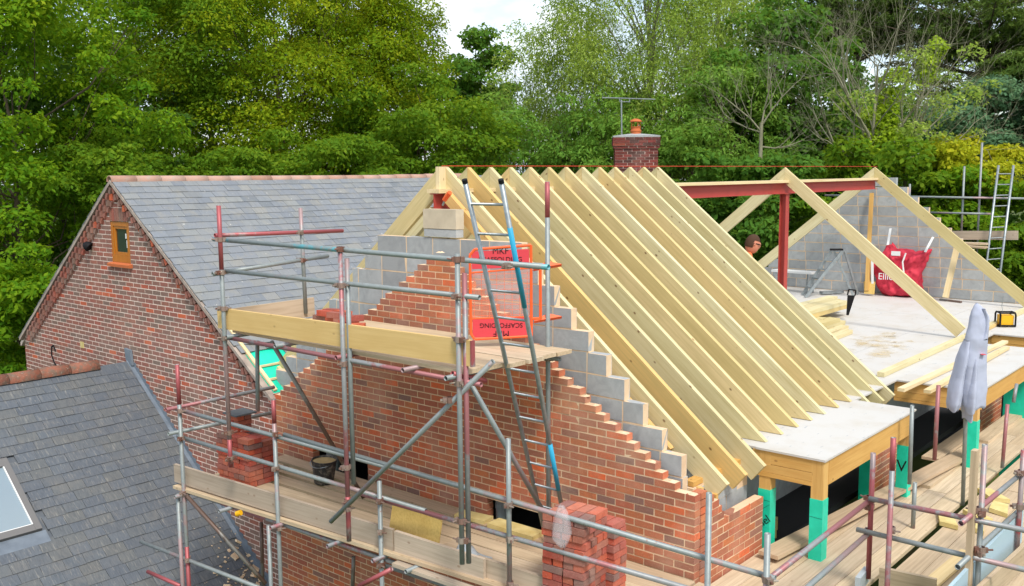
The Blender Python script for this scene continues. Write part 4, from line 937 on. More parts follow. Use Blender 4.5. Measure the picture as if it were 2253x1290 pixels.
# toe boards, steel sheet and offcuts on this side
beam('toe_board', (1.285, -1.259, -0.800), (1.340, -1.760, -0.800), .04, .225, 'board', se)
b = MB(); b.obox((0, 0, 0), (.30, .05, .14), I3); b.obj('aluminium_offcut', 'lgrey', None, mw=Matrix.Translation((1.038, -1.187, -0.750)) @ Matrix.Rotation(.1, 4, 'Z'), label='short grey metal channel at the foot of the red standard', cat='channel')
a, c = Vector((0.462, -2.100, -0.354)), Vector((2.799, -2.100, -0.347)); b = MB(); b.prism([a, c, c - Vector((0, 0, .34)), a - Vector((0, 0, .34))], (0, -.03, 0)); b.obj('insulation_panel', 'pblue', None, label='pale blue sheet standing along the outer rail at right', cat='panel')
beam('toe_board', (0.648, -2.250, -0.533), (2.484, -2.250, -0.662), .04, .225, 'board', se)
for i, (pp, rz, l, wd) in enumerate((((3.387, -1.253, -0.865), .35, .42, .18), ((4.591, -1.414, -0.865), .7, .40, .2), ((4.142, -1.601, -0.865), .1, .35, .2), ((3.745, -1.464, -0.865), .9, .3, .16), ((3.377, -1.564, -0.865), .2, .3, .14))):
    labs = ('pale wedge of timber offcut nearest the brick pole', 'pale insulation offcut behind the upright plank, topmost', 'pale insulation offcut right of the upright plank', 'pale insulation offcut under the others by the plank', 'small pale offcut lowest beside the upright plank')
    b = MB(); b.prism([(-l / 2, -wd / 2, 0), (l / 2, -wd * .3, 0), (l / 2, wd / 2, 0), (-l * .3, wd / 2, 0)], (0, 0, .05)); b.obj('offcut', 'insul', None, mw=Matrix.Translation(pp) @ Matrix.Rotation(rz, 4, 'Z') @ Matrix.Rotation(.03 * i, 4, 'X'), label=labs[i], cat='offcut')
beam('loose_plank', (1.351, -1.636, -0.840), (2.582, -1.690, -0.840), .14, .03, 'pine_pale', None, label='pale narrow plank lying on the boards below the transverse rails', cat='plank')

def crumple(o, size, strength):
    tx = bpy.data.textures.new('crumple', 'CLOUDS'); tx.noise_scale = size; tx.noise_depth = 2
    md = o.modifiers.new('crumple', 'DISPLACE'); md.texture = tx; md.strength = strength; md.mid_level = .5; md.texture_coords = 'GLOBAL'
# hoodie hung on a standard
hd = thing('hoodie', 'pale grey hooded sweatshirt hung over a scaffold pole', 'sweatshirt', (4.155, -1.200, 0.249))
HB = Vector((3.994, -1.220, 0.870)); rv = Vector((.656, -.755, 0)); fv = Vector((-.755, -.656, 0))
sc_ = .00585
def hpt(px, py, f=0.0): return HB + rv * ((px - 2131) * sc_) - Vector((0, 0, 1)) * ((py - 795) * sc_) + fv * f
def loft(name, rings, mat, parent, n=36, amp=.12, fr=(5, 8)):
    V, F = [], []; K = len(rings)
    for k, (l, r_, y, dep, ph) in enumerate(rings):
        for i in range(n):
            t_ = 2 * math.pi * i / n; w2 = (r_ - l) / 2; cx = (l + r_) / 2; a = amp * (.15 + .85 * k / (K - 1))
            fold = 1 + a * math.sin(fr[0] * t_ + ph) + a * .7 * math.sin(fr[1] * t_ - 1.7 * ph + 1) + random.uniform(-.012, .012)
            V.append(hpt(cx + w2 * math.cos(t_) * fold, y + 3 * math.sin(3 * t_ + ph) * k / K, dep * math.sin(t_) * fold))
    for k in range(K - 1):
        for i in range(n): F.append((k * n + i, k * n + (i + 1) % n, (k + 1) * n + (i + 1) % n, (k + 1) * n + i))
    F.append(tuple(range(n)))
    o = MB().add(V, F).obj(name, mat, parent, smooth=True)
    md = o.modifiers.new('sub', 'SUBSURF'); md.levels = md.render_levels = 1; crumple(o, .2, .028); return o
def rr_(*pts):      # rings interpolated through (left, right, y, depth)
    out = []
    for a, c in zip(pts, pts[1:]):
        for q in range(4): f = q / 4; out.append(tuple(x + (z - x) * f for x, z in zip(a, c)))
    out.append(pts[-1]); return [(*p, .5 + .12 * math.sin(k * .35) + k * .03) for k, p in enumerate(out)]
loft('body', rr_((2139, 2143, 680, .008), (2135, 2150, 686, .035), (2131, 2158, 700, .07), (2128, 2163, 722, .095), (2123, 2162, 748, .10), (2118, 2163, 775, .10), (2116, 2165, 810, .105), (2118, 2168, 850, .11), (2121, 2168, 884, .11), (2127, 2164, 889, .09)), 'cloth', hd, amp=.07, fr=(3, 5))
loft('hood_edge', rr_((2148, 2154, 690, .085), (2152, 2163, 706, .09), (2151, 2164, 728, .10), (2146, 2160, 750, .10)), 'cloth', hd, n=20, amp=.05, fr=(2, 5))
loft('sleeve', rr_((2122, 2130, 752, .06), (2113, 2129, 780, .105), (2104, 2124, 815, .12), (2098, 2119, 850, .125), (2094, 2116, 880, .12), (2097, 2112, 892, .10)), 'cloth', hd, n=28, amp=.06, fr=(3, 5))
loft('sleeve', rr_((2136, 2142, 765, .08), (2129, 2145, 805, .135), (2125, 2145, 850, .15), (2125, 2144, 885, .15), (2127, 2143, 897, .14), (2130, 2141, 899, .12), (2130, 2141, 912, .115)), 'cloth', hd, n=28, amp=.06, fr=(3, 5))
b = MB(); b.obox(hpt(2150, 778, .105), (.05, .05, .004), frame((0, 0, 0), rv).to_3x3()); b.obj('logo_print', 'red_panel', hd)

# ================================================================== THINGS ON THE DECK
def lumber(a, c, i, lab): return beam('timber_joist', a, c, .075, .20, 'timber', None, up=(0, 0, 1), label=lab, cat='timber', group='stacked roof timbers')
xe = 10.3
idx = 0
for row in range(2):
    for j in range(5 - row):
        y = 2.62 + .155 * j * 1.35; z = .192 + .04 + .0775 * row; idx += 1
        beam('timber_joist', (5.5, y, z), (10.0 + random.uniform(-.45, .35) - .12 * j, y + random.uniform(-.02, .02), z), .2, .075, 'timber', None, label='pale treated timber in the stack on the white floor', cat='timber', group='stacked roof timbers')
for j in range(3):
    for row in range(2):
        y = 3.0 + .21 * j; z = .192 + .04 + .0775 * (row + 2)
        beam('timber_joist', (5.5, y, z), (10.9 + .2 * j + random.uniform(-.1, .2), y, z), .2, .075, 'timber', None, label='pale treated timber in the stack on the white floor', cat='timber', group='stacked roof timbers')
for j, (y, xx) in enumerate(((2.28, 9.3), (2.05, 8.9))): beam('timber_joist', (5.6, y - .1, .23), (xx, y + .05, .23), .15, .07, 'timber', None, label=('short treated timber lying in front of the stack, nearer it', 'short treated timber lying in front of the stack, outermost')[j], cat='timber', group='stacked roof timbers')
saw = thing('hand_saw', 'black handled hand saw leaning on the end of the timber stack', 'saw', (10.400, 2.687, 0.274))
a, c = Vector((10.350, 2.637, 0.680)), Vector((10.350, 2.694, 0.289)); sdv = Vector((.2, -.98, 0))
b = MB(); b.prism([a + sdv * .07, a - sdv * .07, c - sdv * .025, c + sdv * .02], (-.003, 0, 0)); b.obj('blade', 'black', saw)
b = MB(); b.path([a + sdv * .07, a + sdv * .08 + Vector((0, 0, .1)), a - sdv * .05 + Vector((0, 0, .11)), a - sdv * .07], .014, n=6); b.obj('handle', 'black', saw)
# loose battens on the dormer roof
for i, (a, c) in enumerate((((4.887, -0.181, 0.225), (9.489, -0.291, 0.225)), ((4.992, -0.476, 0.225), (8.930, -0.448, 0.225)))):
    beam('timber_batten', a, c, .09, .045, 'pine_pale', None, label=('long pale batten on the second dormer roof, overhanging its edge', 'pale batten lying in front of the overhanging one on the dormer roof')[i], cat='batten')
beam('timber_batten', (10.435, 0.322, 0.220), (17.013, 0.430, 0.220), .09, .045, 'timber', None, label='pale batten running behind the yellow tool box at right', cat='batten')
# yellow radio
rd = thing('tool_box', 'yellow and black site radio on the third dormer roof', 'radio', (11.413, 0.186, 0.190))
o = Vector((11.400, 0.183, 0.192)); m3 = Matrix.Rotation(R(41 + 180 - 8), 3, 'Z')
b = MB(); b.obox(o + Vector((0, 0, .12)), (.20, .22, .18), m3); b.obj('body', 'yellow', rd)
b = MB()
for s_ in (-.13, .13):
    P = [o + m3 @ Vector((e, s_, z)) for e, z in ((-.13, .02), (.13, .02), (.13, .22), (.09, .26), (-.09, .26), (-.13, .22), (-.13, .02))]; b.path(P, .016, n=6)
for e, z in ((-.13, .03), (.13, .03), (.1, .255), (-.1, .255)): b.path([o + m3 @ Vector((e, -.13, z)), o + m3 @ Vector((e, .13, z))], .014, n=6)
b.obj('roll_cage', 'black', rd)
b = MB(); b.path([o + Vector((0, .05, .27)), o + Vector((0, .07, .36)), o + Vector((0, .06, .55))], .005, n=5); b.obj('aerial', 'alu', rd)
# red bulk bag against the far block wall
bg_ = thing('bulk_bag', 'red woven bulk bag slumped against the far grey block wall', 'bag', (14.2, 3.1, .19))
outline = [(3.62, .20), (3.72, .55), (3.86, .98), (3.74, .93), (3.52, 1.20), (3.42, 1.44), (3.30, 1.28), (2.95, 1.22), (2.72, 1.24), (2.55, 1.30), (2.60, 1.02), (2.74, .80), (2.72, .50), (2.66, .22), (2.85, .17), (3.3, .18)]
n = len(outline); V = []; F = []
for k, (s_, dx) in enumerate(((.97, 0.30), (1.0, .12), (.95, .0), (.74, -.09), (.35, -.10))):
    cy, cz = 3.15, .68
    for i, (y, z) in enumerate(outline): V.append((14.42 + dx + .075 * math.sin(i * 2.3 + k * 1.3), cy + (y - cy) * s_, max(.195, cz + (z - cz) * s_)))
for k in range(4):
    for i in range(n): F.append((k * n + i, k * n + (i + 1) % n, (k + 1) * n + (i + 1) % n, (k + 1) * n + i))
F += [tuple(range(n)), tuple(range(4 * n, 5 * n))]
o = MB().add(V, F).obj('sack', 'bag', bg_, smooth=True); md = o.modifiers.new('s', 'SUBSURF'); md.levels = md.render_levels = 3; crumple(o, .20, .20)
for p, q in (((14.35, 3.40, 1.36), (14.6, 3.44, 1.72)), ((14.35, 2.58, 1.24), (14.6, 2.50, 1.56))): beam('strap', p, q, .05, .012, 'white', bg_, up=(1, 0, 0))
beam('strap', (14.30, 3.72, .98), (14.27, 3.68, .45), .055, .012, 'white', bg_, up=(1, 0, 0)); 
b = MB(); b.path([(14.29, 3.00, .75), (14.27, 3.03, 1.0), (14.28, 2.97, 1.2)], .018, n=6); b.obj('strap', 'white', bg_)
b = MB(); b.obox((14.31, 3.2, 1.18), (.01, .2, .1), I3); b.obj('tag', 'white', bg_)
text('lettering', 'Elliotts', .21, facing((14.285, 3.28, .64), (0, -1, 0), (.08, 0, 1)), 'white', bg_)
# broom, shovel, plank props, step ladder, trestle, circular saw
bs = thing('shovel', 'long wooden handled square shovel standing against the far wall', 'shovel', (14.250, 3.817, 0.188))
b = MB(); b.prism([(14.300, 3.890, 0.505), (14.300, 3.629, 0.512), (14.200, 3.602, 0.231), (14.200, 3.831, 0.234)], (-.02, 0, 0)); b.obj('blade', 'plywood', bs)
b = MB(); b.tube((14.300, 3.764, 0.503), (14.600, 3.886, 1.580), .02, n=8); b.obj('shaft', 'pine', bs)
beam('timber_prop', (14.200, 2.064, 0.280), (14.500, 1.944, 1.456), .12, .045, 'pine_pale', None, up=(1, 0, 0), label='pale plank leaning against the far rafter and block wall', cat='plank')
br = thing('broom', 'brown broom head lying at the foot of the leaning plank', 'broom', (14.258, 1.983, 0.200))
beam('broom_head', (14.359, 2.222, 0.210), (14.175, 1.727, 0.210), .06, .04, 'tube_dark', br)
st = thing('step_ladder', 'aluminium step ladder standing open before the far block wall', 'step ladder', (13.6, 4.4, .19))
top = Vector((13.7, 4.30, 1.27)); fw_ = Vector((-.75, -.65, 0)); lw = Vector((.65, -.75, 0))
f1, f2 = Vector((13.35, 4.95, .2)), Vector((13.0, 4.72, .2)); r1, r2 = Vector((13.9, 3.97, .2)), Vector((14.2, 3.98, .2))
ft1, ft2 = Vector((13.6, 4.42, 1.22)), Vector((13.78, 4.18, 1.22))
beam('front_stile', f1, ft1 + Vector((.05, 0, 0)), .03, .07, 'alu', st); beam('front_stile', f2, ft2 - Vector((.1, 0, 0)), .03, .07, 'alu', st)
beam('rear_stile', r1, ft1 + Vector((.08, -.05, 0)), .03, .05, 'alu', st); beam('rear_stile', r2, ft2 + Vector((.05, 0, 0)), .03, .05, 'alu', st)
for i in range(4): f = .2 + .2 * i; beam('tread', f1.lerp(ft1, f), f2.lerp(ft2, f), .09, .03, 'alu', st)
beam('platform', ft1 + Vector((0, 0, .04)), ft2 + Vector((-.02, .02, .04)), .12, .04, 'black', st); beam('rear_rail', r1.lerp(ft1, .3), r2.lerp(ft2, .3), .03, .04, 'alu', st)
tr = thing('trestle', 'low white hop-up platform beside the steel post', 'trestle', (14.0, 5.2, .19))
a, c = Vector((14.0, 5.95, .66)), Vector((13.8, 4.85, .68)); beam('top', a, c, .3, .05, 'white', tr)
for p, s_ in ((a, .1), (c, -.1)):
    for e in (-.14, .14): beam('leg', p + Vector((e, s_ * -1, -.03)), Vector((p.x + e * 1.3, p.y - s_ * 1.2, .2)), .04, .04, 'alu', tr)
cs = thing('circular_saw', 'teal circular saw on the white floor beside the step ladder', 'saw', (14.493, 5.198, 0.200))
o = Vector((14.934, 5.379, 0.200)); b = MB(); b.obox(o + Vector((0, 0, .16)), (.16, .20, .16), Matrix.Rotation(.7, 3, 'Z')); b.tube(o + Vector((0, 0, .2)), o + Vector((-.05, -.15, .18)), .07, n=10); b.obj('motor', 'teal', cs)
b = MB(); b.tube(o + Vector((-.06, .05, .12)), o + Vector((-.09, .05, .12)), .12, n=16); b.obox(o + Vector((-.05, 0, .02)), (.34, .2, .012), Matrix.Rotation(.7, 3, 'Z')); b.obj('guard', 'alu', cs)
b = MB(); b.path([o + Vector((0, 0, .22)), o + Vector((.02, .03, .30)), o + Vector((.08, .1, .28)), o + Vector((.08, .12, .18))], .02, n=6); b.obj('handle', 'black', cs)
b = MB(); b.obox((13.954, 4.502, 0.240), (.6, .12, .06), Matrix.Rotation(-.5, 3, 'Z')); b.obj('metal_box_section', 'alu', None, label='grey metal box section lying behind the timber stack', cat='metal bar')
# caulking gun hung on the beam end
cg = thing('caulking_gun', 'orange handled tool hanging at the near end of the red beam', 'tool', (.26, 3.64, 2.7))
b = MB(); b.tube((0.220, 3.335, 2.839), (0.240, 3.444, 2.755), .028, n=10); b.obj('handle', 'orange', cg)
b = MB(); b.tube((0.240, 3.429, 2.765), (0.250, 3.485, 2.692), .012, n=8); b.obj('blade', 'alu', cg)
# debris in the room under the first dormer
for i in range(3):
    o = Vector((2.2 + .25 * i, .35 + .1 * i, -1.2)); b = MB(); b.obox(o + Vector((0, 0, .1)), (.2, .12, .12), Matrix.Rotation(i, 3, 'Z')); b.obj('rubble', 'insul', None, label='pale rubble lying in the dark room under the first dormer', cat='rubble', group='rubble under the dormer')

# ================================================================== FAR SCAFFOLD AND LADDER
sf = thing('scaffold', 'grey tube scaffold standing beyond the far block gable', 'scaffold', (16, 2, -3.3), 'scaffolds round the house')
std((15.900, 2.287, 3.117), None, 'galv', sf, q=(15.900, 2.280, 1.093)); std((15.900, 1.936, 3.643), None, 'galv_red', sf, q=(15.900, 1.926, 0.692)); std((15.900, 3.486, 2.713), None, 'galv', sf, q=(15.900, 3.477, 2.013))
pipe('guard_rail', (15.800, 5.519, 2.429), (15.800, 0.572, 2.393), 'galv', sf); pipe('guard_rail', (15.800, 3.030, 2.047), (15.800, 1.650, 2.045), 'galv', sf)
beam('toe_board', (15.700, 2.421, 1.541), (15.700, 1.045, 1.591), .04, .20, 'toeboard', sf)
for p in ((15.850, 2.239, 2.404), (15.850, 1.871, 2.408)): coupler(p, sf)
beam('platform_board', (15.500, 2.209, 1.384), (15.500, 1.587, 1.389), .3, .04, 'board', sf); beam('platform_board', (15.300, 2.246, 1.343), (15.300, 1.578, 1.321), .3, .04, 'board', sf)
l2 = thing('ladder', 'slim aluminium ladder tied to the far scaffold at right', 'ladder', (15.600, 1.439, 0.747))
a0, a1 = Vector((15.750, 1.532, 3.129)), Vector((15.450, 1.608, 0.750)); c0, c1 = Vector((15.750, 1.228, 3.126)), Vector((15.450, 1.302, 0.799))
a1 = a0 + (a1 - a0) * 2; c1 = c0 + (c1 - c0) * 2
pipe('stile', a0, a1, 'alu', l2, r=.026); pipe('stile', c0, c1, 'alu', l2, r=.026)
for i in range(19): f = .04 + i * .05; pipe('rung', a0.lerp(a1, f), c0.lerp(c1, f), 'alu', l2, r=.015, hollow=False, n=6)

# ================================================================== PERSON
pe = thing('person', 'man in orange shirt bending down behind the rafters', 'person', (7.2, 3.3, .19))
HC = Vector((6.259, 2.642, 1.913)); fdir = Vector((.70, -.62, -.05)).normalized(); base = Vector((HC.x - .05, HC.y + .16, .19))
def skin(name, verts, edges, radii, mat, parent):
    me = bpy.data.meshes.new(name); me.from_pydata(verts, edges, []); me.materials.append(M[mat]); o = place(name, me, parent)
    o.modifiers.new('skin', 'SKIN'); me.skin_vertices[0].data[0].use_root = True
    for v, r_ in zip(me.skin_vertices[0].data, radii): v.radius = (r_, r_) if not isinstance(r_, tuple) else r_
    md = o.modifiers.new('sub', 'SUBSURF'); md.levels = md.render_levels = 2; return o
sdn = Vector((0, 0, 1)).cross(fdir).normalized(); fl = Vector((fdir.x, fdir.y, 0)).normalized(); hz = HC.z
nk = HC - fl * .07 - Vector((0, 0, .17)); chest = nk - fl * .05 - Vector((0, 0, .22)); pel = chest - fl * .10 - Vector((0, 0, .42))
vs_ = [pel, chest, nk - Vector((0, 0, .04)), nk + Vector((0, 0, .06))]; ed = [(0, 1), (1, 2), (2, 3)]; ra = [(.17, .13), (.19, .13), (.08, .08), (.062, .062)]
for s_ in (1, -1):
    n0 = len(vs_); vs_ += [chest + sdn * s_ * .2 + Vector((0, 0, .12)), chest + sdn * s_ * .27 + fl * .06 - Vector((0, 0, .16)), chest + sdn * s_ * .2 + fl * .32 - Vector((0, 0, .26))]
    ed += [(1, n0), (n0, n0 + 1), (n0 + 1, n0 + 2)]; ra += [.085, .058, .042]
skin('body', [tuple(v) for v in vs_], ed, ra, 'shirt', pe)
hip = [pel - Vector((0, 0, .04))]; ed = []; ra = [(.17, .14)]
for s_ in (1, -1):
    n0 = len(hip); k_ = (pel.z - .19); hip += [pel + sdn * s_ * .10 - Vector((0, 0, .12)), pel + sdn * s_ * .12 + fl * .10 - Vector((0, 0, k_ * .5)), pel + sdn * s_ * .12 - fl * .02 - Vector((0, 0, k_ - .07)), pel + sdn * s_ * .12 + fl * .16 - Vector((0, 0, k_ - .05))]
    ed += [(0, n0), (n0, n0 + 1), (n0 + 1, n0 + 2), (n0 + 2, n0 + 3)]; ra += [.10, .075, .055, .045]
skin('trousers', [tuple(v) for v in hip], ed, ra, 'trousers', pe)
for s_ in (1, -1):
    w0 = chest + sdn * s_ * .2 + fl * .32 - Vector((0, 0, .26)); pv = [w0, w0 + fl * .09 - Vector((0, 0, .03))]; ed = [(0, 1)]; ra = [.032, (.04, .022)]
    for i in range(5):
        off = sdn * (i - 2) * .019; n0 = len(pv); L_ = (.06, .08, .085, .078, .055)[i]
        pv += [pv[1] + off + fl * L_ * .5 - Vector((0, 0, .012)), pv[1] + off + fl * L_ - Vector((0, 0, .04))]; ed += [(1, n0), (n0, n0 + 1)]; ra += [.0095, .008]
    skin('hand', [tuple(v) for v in pv], ed, ra, 'skin', pe)
# head: a shaped ellipsoid with nose, chin, ears; hair cap on top
def head(name, mat, keep, grow, parent):
    V, F = [], []; nu, nv = 22, 16
    upv = (Vector((0, 0, 1)) + fdir * .25).normalized(); rv_ = upv.cross(fdir).normalized() * -1; fv_ = rv_.cross(upv) * -1
    fv_ = (fdir - upv * fdir.dot(upv)).normalized()
    idx = {}
    for j in range(nv + 1):
        ph = math.pi * j / nv
        for i in range(nu):
            th = 2 * math.pi * i / nu; x, y, z = math.sin(ph) * math.cos(th), math.sin(ph) * math.sin(th), math.cos(ph)
            X, Y, Z = x * .112, y * .088, z * .148
            if z < -.2: X += .018 * (-z) * (1 if x > 0 else -.8); Y *= 1 - .25 * (-z - .2)
            if x > .93 and -.35 < z < .2: X += .02
            if x < -.2 and z > -.3: X *= 1.06
            p = Vector((X, Y, Z)) * grow; idx[(i, j)] = len(V); V.append(HC + fv_ * p.x + rv_ * p.y + upv * p.z)
    for j in range(nv):
        for i in range(nu):
            ph = math.pi * (j + .5) / nv; th = 2 * math.pi * (i + .5) / nu; x, z = math.sin(ph) * math.cos(th), math.cos(ph)
            if keep(x, z): F.append((idx[(i, j)], idx[((i + 1) % nu, j)], idx[((i + 1) % nu, j + 1)], idx[(i, j + 1)]))
    b = MB().add(V, F)
    if mat == 'skin':
        for s_ in (1, -1): b.tube(HC + rv_ * s_ * .072 - fv_ * .01, HC + rv_ * s_ * .092 - fv_ * .015, .03, .026, n=10)
        c = HC + fv_ * .108 - upv * .02; b.add([c + upv * .035, c + rv_ * .016 - upv * .018, c - rv_ * .016 - upv * .018, c + fv_ * .024 - upv * .012], [(0, 1, 3), (0, 3, 2), (1, 2, 3)])
        for s_ in (1, -1): b.tube(HC + fv_ * .088 + rv_ * s_ * .032 + upv * .012, HC + fv_ * .097 + rv_ * s_ * .032 + upv * .012, .012, n=8)
    o = b.obj(name, mat, parent, smooth=True); return o, fv_, rv_, upv
ho, fv_, rv_, upv = head('head', 'skin', lambda x, z: True, 1.0, pe)
head('hair', 'hair', lambda x, z: z > .35 or (x < -.05 and z > -.45), 1.06, pe)
b = MB(); b.path([HC + rv_ * .09 - fv_ * .02 + upv * .015, HC + rv_ * .085 + fv_ * .06 + upv * .015, HC + rv_ * .06 + fv_ * .105 + upv * .012, HC - rv_ * .06 + fv_ * .105 + upv * .012, HC - rv_ * .085 + fv_ * .06 + upv * .015], .007, n=6)
b.obj('glasses', 'black', pe)

# ================================================================== TREES
rng = np.random.default_rng(5)
def unit(v): return v / np.maximum(np.linalg.norm(v, axis=1, keepdims=True), 1e-6)
def leaves(clumps, n, ln, wd, flat=.6, up=.7, out=.5, jit=.6, shell=.55, droop=0.0):
    """diamond leaves spread through the given clumps (x, y, z, r); returns vertex array (4n, 3)"""
    C = np.array(clumps, float); wt = C[:, 3] ** 2; ci = rng.choice(len(C), n, p=wt / wt.sum())
    d = unit(rng.normal(size=(n, 3))); d[:, 2] = np.where(rng.random(n) < .6, np.abs(d[:, 2]), d[:, 2])
    rad = C[ci, 3] * (shell + (1 - shell) * rng.random(n) ** .6) * (.85 + .3 * rng.random(n))
    pos = C[ci, :3] + d * rad[:, None] * np.array([1, 1, flat])
    pos[:, 2] -= droop * rad * rng.random(n)
    nm = unit(d * out + np.array([0, 0, up]) + rng.normal(size=(n, 3)) * jit)
    tg = d * .8 + rng.normal(size=(n, 3)) * .6; tg[:, 2] -= .25 + droop
    tg = unit(tg - nm * (tg * nm).sum(1, keepdims=True)); bt = np.cross(nm, tg)
    s = (.65 + .7 * rng.random(n))[:, None]; L, W_ = ln * s, wd * s
    V = np.stack([pos - tg * L * .5, pos + bt * W_ * .5 - nm * W_ * .12, pos + tg * L * .5 - nm * L * .15, pos - bt * W_ * .5 - nm * W_ * .12], 1)
    return V.reshape(-1, 3)
def leafmesh(name, V, mat):
    n = len(V) // 4; me = bpy.data.meshes.new(name)
    me.vertices.add(4 * n); me.vertices.foreach_set('co', V.astype(np.float32).ravel())
    me.loops.add(4 * n); me.loops.foreach_set('vertex_index', np.arange(4 * n, dtype=np.int32))
    me.polygons.add(n); me.polygons.foreach_set('loop_start', np.arange(0, 4 * n, 4, dtype=np.int32)); me.polygons.foreach_set('loop_total', np.full(n, 4, dtype=np.int32))
    me.update(calc_edges=True); me.materials.append(M[mat]); return me
def crown_clumps(c, r, n, rc, fill=.35, cut=None):
    """clump centres through an ellipsoid crown, denser near its surface"""
    out = []
    while len(out) < n:
        d = rng.normal(size=3); d /= np.linalg.norm(d)
        k = (fill + (1 - fill) * rng.random()) if rng.random() < .35 else (.78 + .26 * rng.random())
        w = 1 + .16 * math.sin(d[0] * 5 + c[0]) * math.cos(d[2] * 4 + c[1]) + .12 * math.sin(d[1] * 9)
        p = np.array(c) + d * np.array(r) * k * w
        if p[2] < -3.0 or (cut and cut(p)): continue
        out.append((*p, rc * (.6 + .8 * rng.random())))
    return out
def limbs(b, base, clumps, n, r0, spread_z=.35):
    """trunk and branches reaching into the clumps"""
    C = np.array(clumps); top = np.array([C[:, 0].mean(), C[:, 1].mean(), np.percentile(C[:, 2], 85)]); base = np.array(base, float)
    K = 7; pts = [base + (top - base) * i / K + np.append(rng.normal(size=2) * .12 * (i > 0), 0) for i in range(K + 1)]
    for i in range(K): b.tube(pts[i], pts[i + 1], r0 * (1 - i / (K + .6)), r0 * (1 - (i + 1) / (K + .6)), n=8, cap=False)
    for i in rng.choice(len(C), min(n, len(C)), replace=False):
        tp = C[i, :3]; j = int(np.clip((tp[2] - base[2]) / (top[2] - base[2] + .01) * K * .75, 1, K - 1)); s = pts[j]
        m = s + (tp - s) * .55 + rng.normal(size=3) * .25 - np.array([0, 0, .25]); rr_ = r0 * .28 * (1 - j / K * .5)
        b.tube(s, m, rr_, rr_ * .6, n=6, cap=False); b.tube(m, tp, rr_ * .6, rr_ * .18, n=5, cap=False)
        for _ in range(2):
            e = tp + rng.normal(size=3) * .7; b.tube(m + (tp - m) * rng.random(), e, rr_ * .25, rr_ * .08, n=4, cap=False)
def tree(name, label, p, rx, rz, nclump, rc, nleaf, ln, wd, mat, bark='bark', group='trees behind the houses', limb=26, r0=.16, ry=None, trunk=True, cut=None, fill=.35, **kw):
    """p: crown centre; rx, ry, rz: crown radii"""
    t = thing(name, label, 'tree' if 'tree' in name else 'shrub', (p[0], p[1], -3.3), group)
    cl = crown_clumps(p, (rx, ry or rx, rz), nclump, rc, fill, cut)
    place('crown', leafmesh('crown', leaves(cl, nleaf, ln, wd, **kw), mat), t)
    if trunk:
        b = MB(); limbs(b, (p[0], p[1], -3.3), cl, limb, r0); b.obj('trunk', bark, t, smooth=True)
    return t, cl
# -- left group
tree('chestnut_tree', 'bright green broad-leaved tree at the far left edge', (2.235, 19.906, 3.708), 3.2, 5.2, 170, .6, 66000, .135, .07, 'leaf_chestnut', flat=.65, up=.7, droop=.4, limb=40, r0=.14)
tree('maple_tree', 'mid green tree between the left edge and the old ridge', (7.806, 24.774, 6.430), 4.0, 6.5, 250, .75, 86000, .125, .07, 'leaf_maple', flat=.75, up=.65, droop=.3)
tree('hornbeam_tree', 'yellow-green tree with layered sprays behind the slate ridge', (11.415, 22.173, 6.502), 4.1, 6.0, 270, .75, 106000, .115, .062, 'leaf_hornbeam', flat=.75, up=.65, droop=.3)
tree('hornbeam_tree', 'tall yellow-green tree left of the sky gap', (14.647, 21.370, 5.682), 2.5, 4.4, 180, .68, 76000, .115, .062, 'leaf_hornbeam', flat=.75, up=.65, droop=.3)
tree('beech_tree', 'bright green tree rising out of the frame behind the old house', (14.016, 30.398, 8.921), 4.6, 6.5, 190, .9, 56000, .15, .085, 'leaf_chestnut', flat=.5, droop=.2)
tree('oak_tree', 'small dark tree standing against the sky right of centre-left', (23.616, 24.952, 6.063), 1.6, 2.9, 60, .7, 15000, .20, .12, 'leaf_oak', flat=.6)
tree('dark_tree', 'green tree low behind the yellow-green ones', (13.544, 17.668, 3.798), 2.6, 2.4, 90, .7, 26000, .15, .08, 'leaf_maple', flat=.5)
tree('dark_tree', 'dark tree filling the shade at the far left behind the brick gable', (4.616, 22.866, 1.385), 3.6, 4.6, 120, .85, 30000, .18, .10, 'leaf_dark', flat=.5, droop=.2)
tree('laurel_shrub', 'bright green shrub by the left corner of the old house', (0.484, 16.624, 0.126), 1.2, 1.5, 50, .45, 12000, .14, .07, 'leaf_chestnut', trunk=False, flat=.5, group='shrubs behind the houses')
tree('understorey_shrub', 'green shrub just above the left end of the slate ridge', (5.009, 18.867, 2.911), 3.2, 1.1, 70, .5, 22000, .13, .07, 'leaf_maple', trunk=False, flat=.5, group='shrubs behind the houses')
tree('understorey_shrub', 'dark shrub above the middle of the slate ridge', (8.374, 17.291, 2.868), 3.2, 1.2, 70, .5, 22000, .13, .07, 'leaf_maple', trunk=False, flat=.5, group='shrubs behind the houses')
# -- middle: thin wispy trees against the sky, then the willow
tree('birch_tree', 'thin feathery tree with sky showing through it', (22.096, 20.427, 5.397), 1.8, 3.4, 80, .6, 9000, .15, .05, 'leaf_willow', 'bark_pale', flat=.9, droop=.5, limb=55, r0=.10, jit=.9)
tree('birch_tree', 'second thin feathery tree close to the big willow', (21.522, 18.152, 6.113), 1.3, 3.6, 60, .55, 8000, .15, .05, 'leaf_willow', 'bark_pale', flat=.9, droop=.5, limb=50, r0=.10, jit=.9)
tree('ash_tree', 'soft green tree low behind the first rafters', (18.444, 18.128, 3.548), 2.7, 1.9, 70, .7, 17000, .17, .07, 'leaf_ash', flat=.6, droop=.3)
tree('willow_tree', 'tall pale green willow with fine leaves behind the chimney', (22.066, 14.786, 7.846), 3.4, 6.3, 230, .75, 85000, .15, .040, 'leaf_willow', 'bark_pale', flat=1.1, up=.3, droop=.8, limb=60, r0=.2, jit=.8)
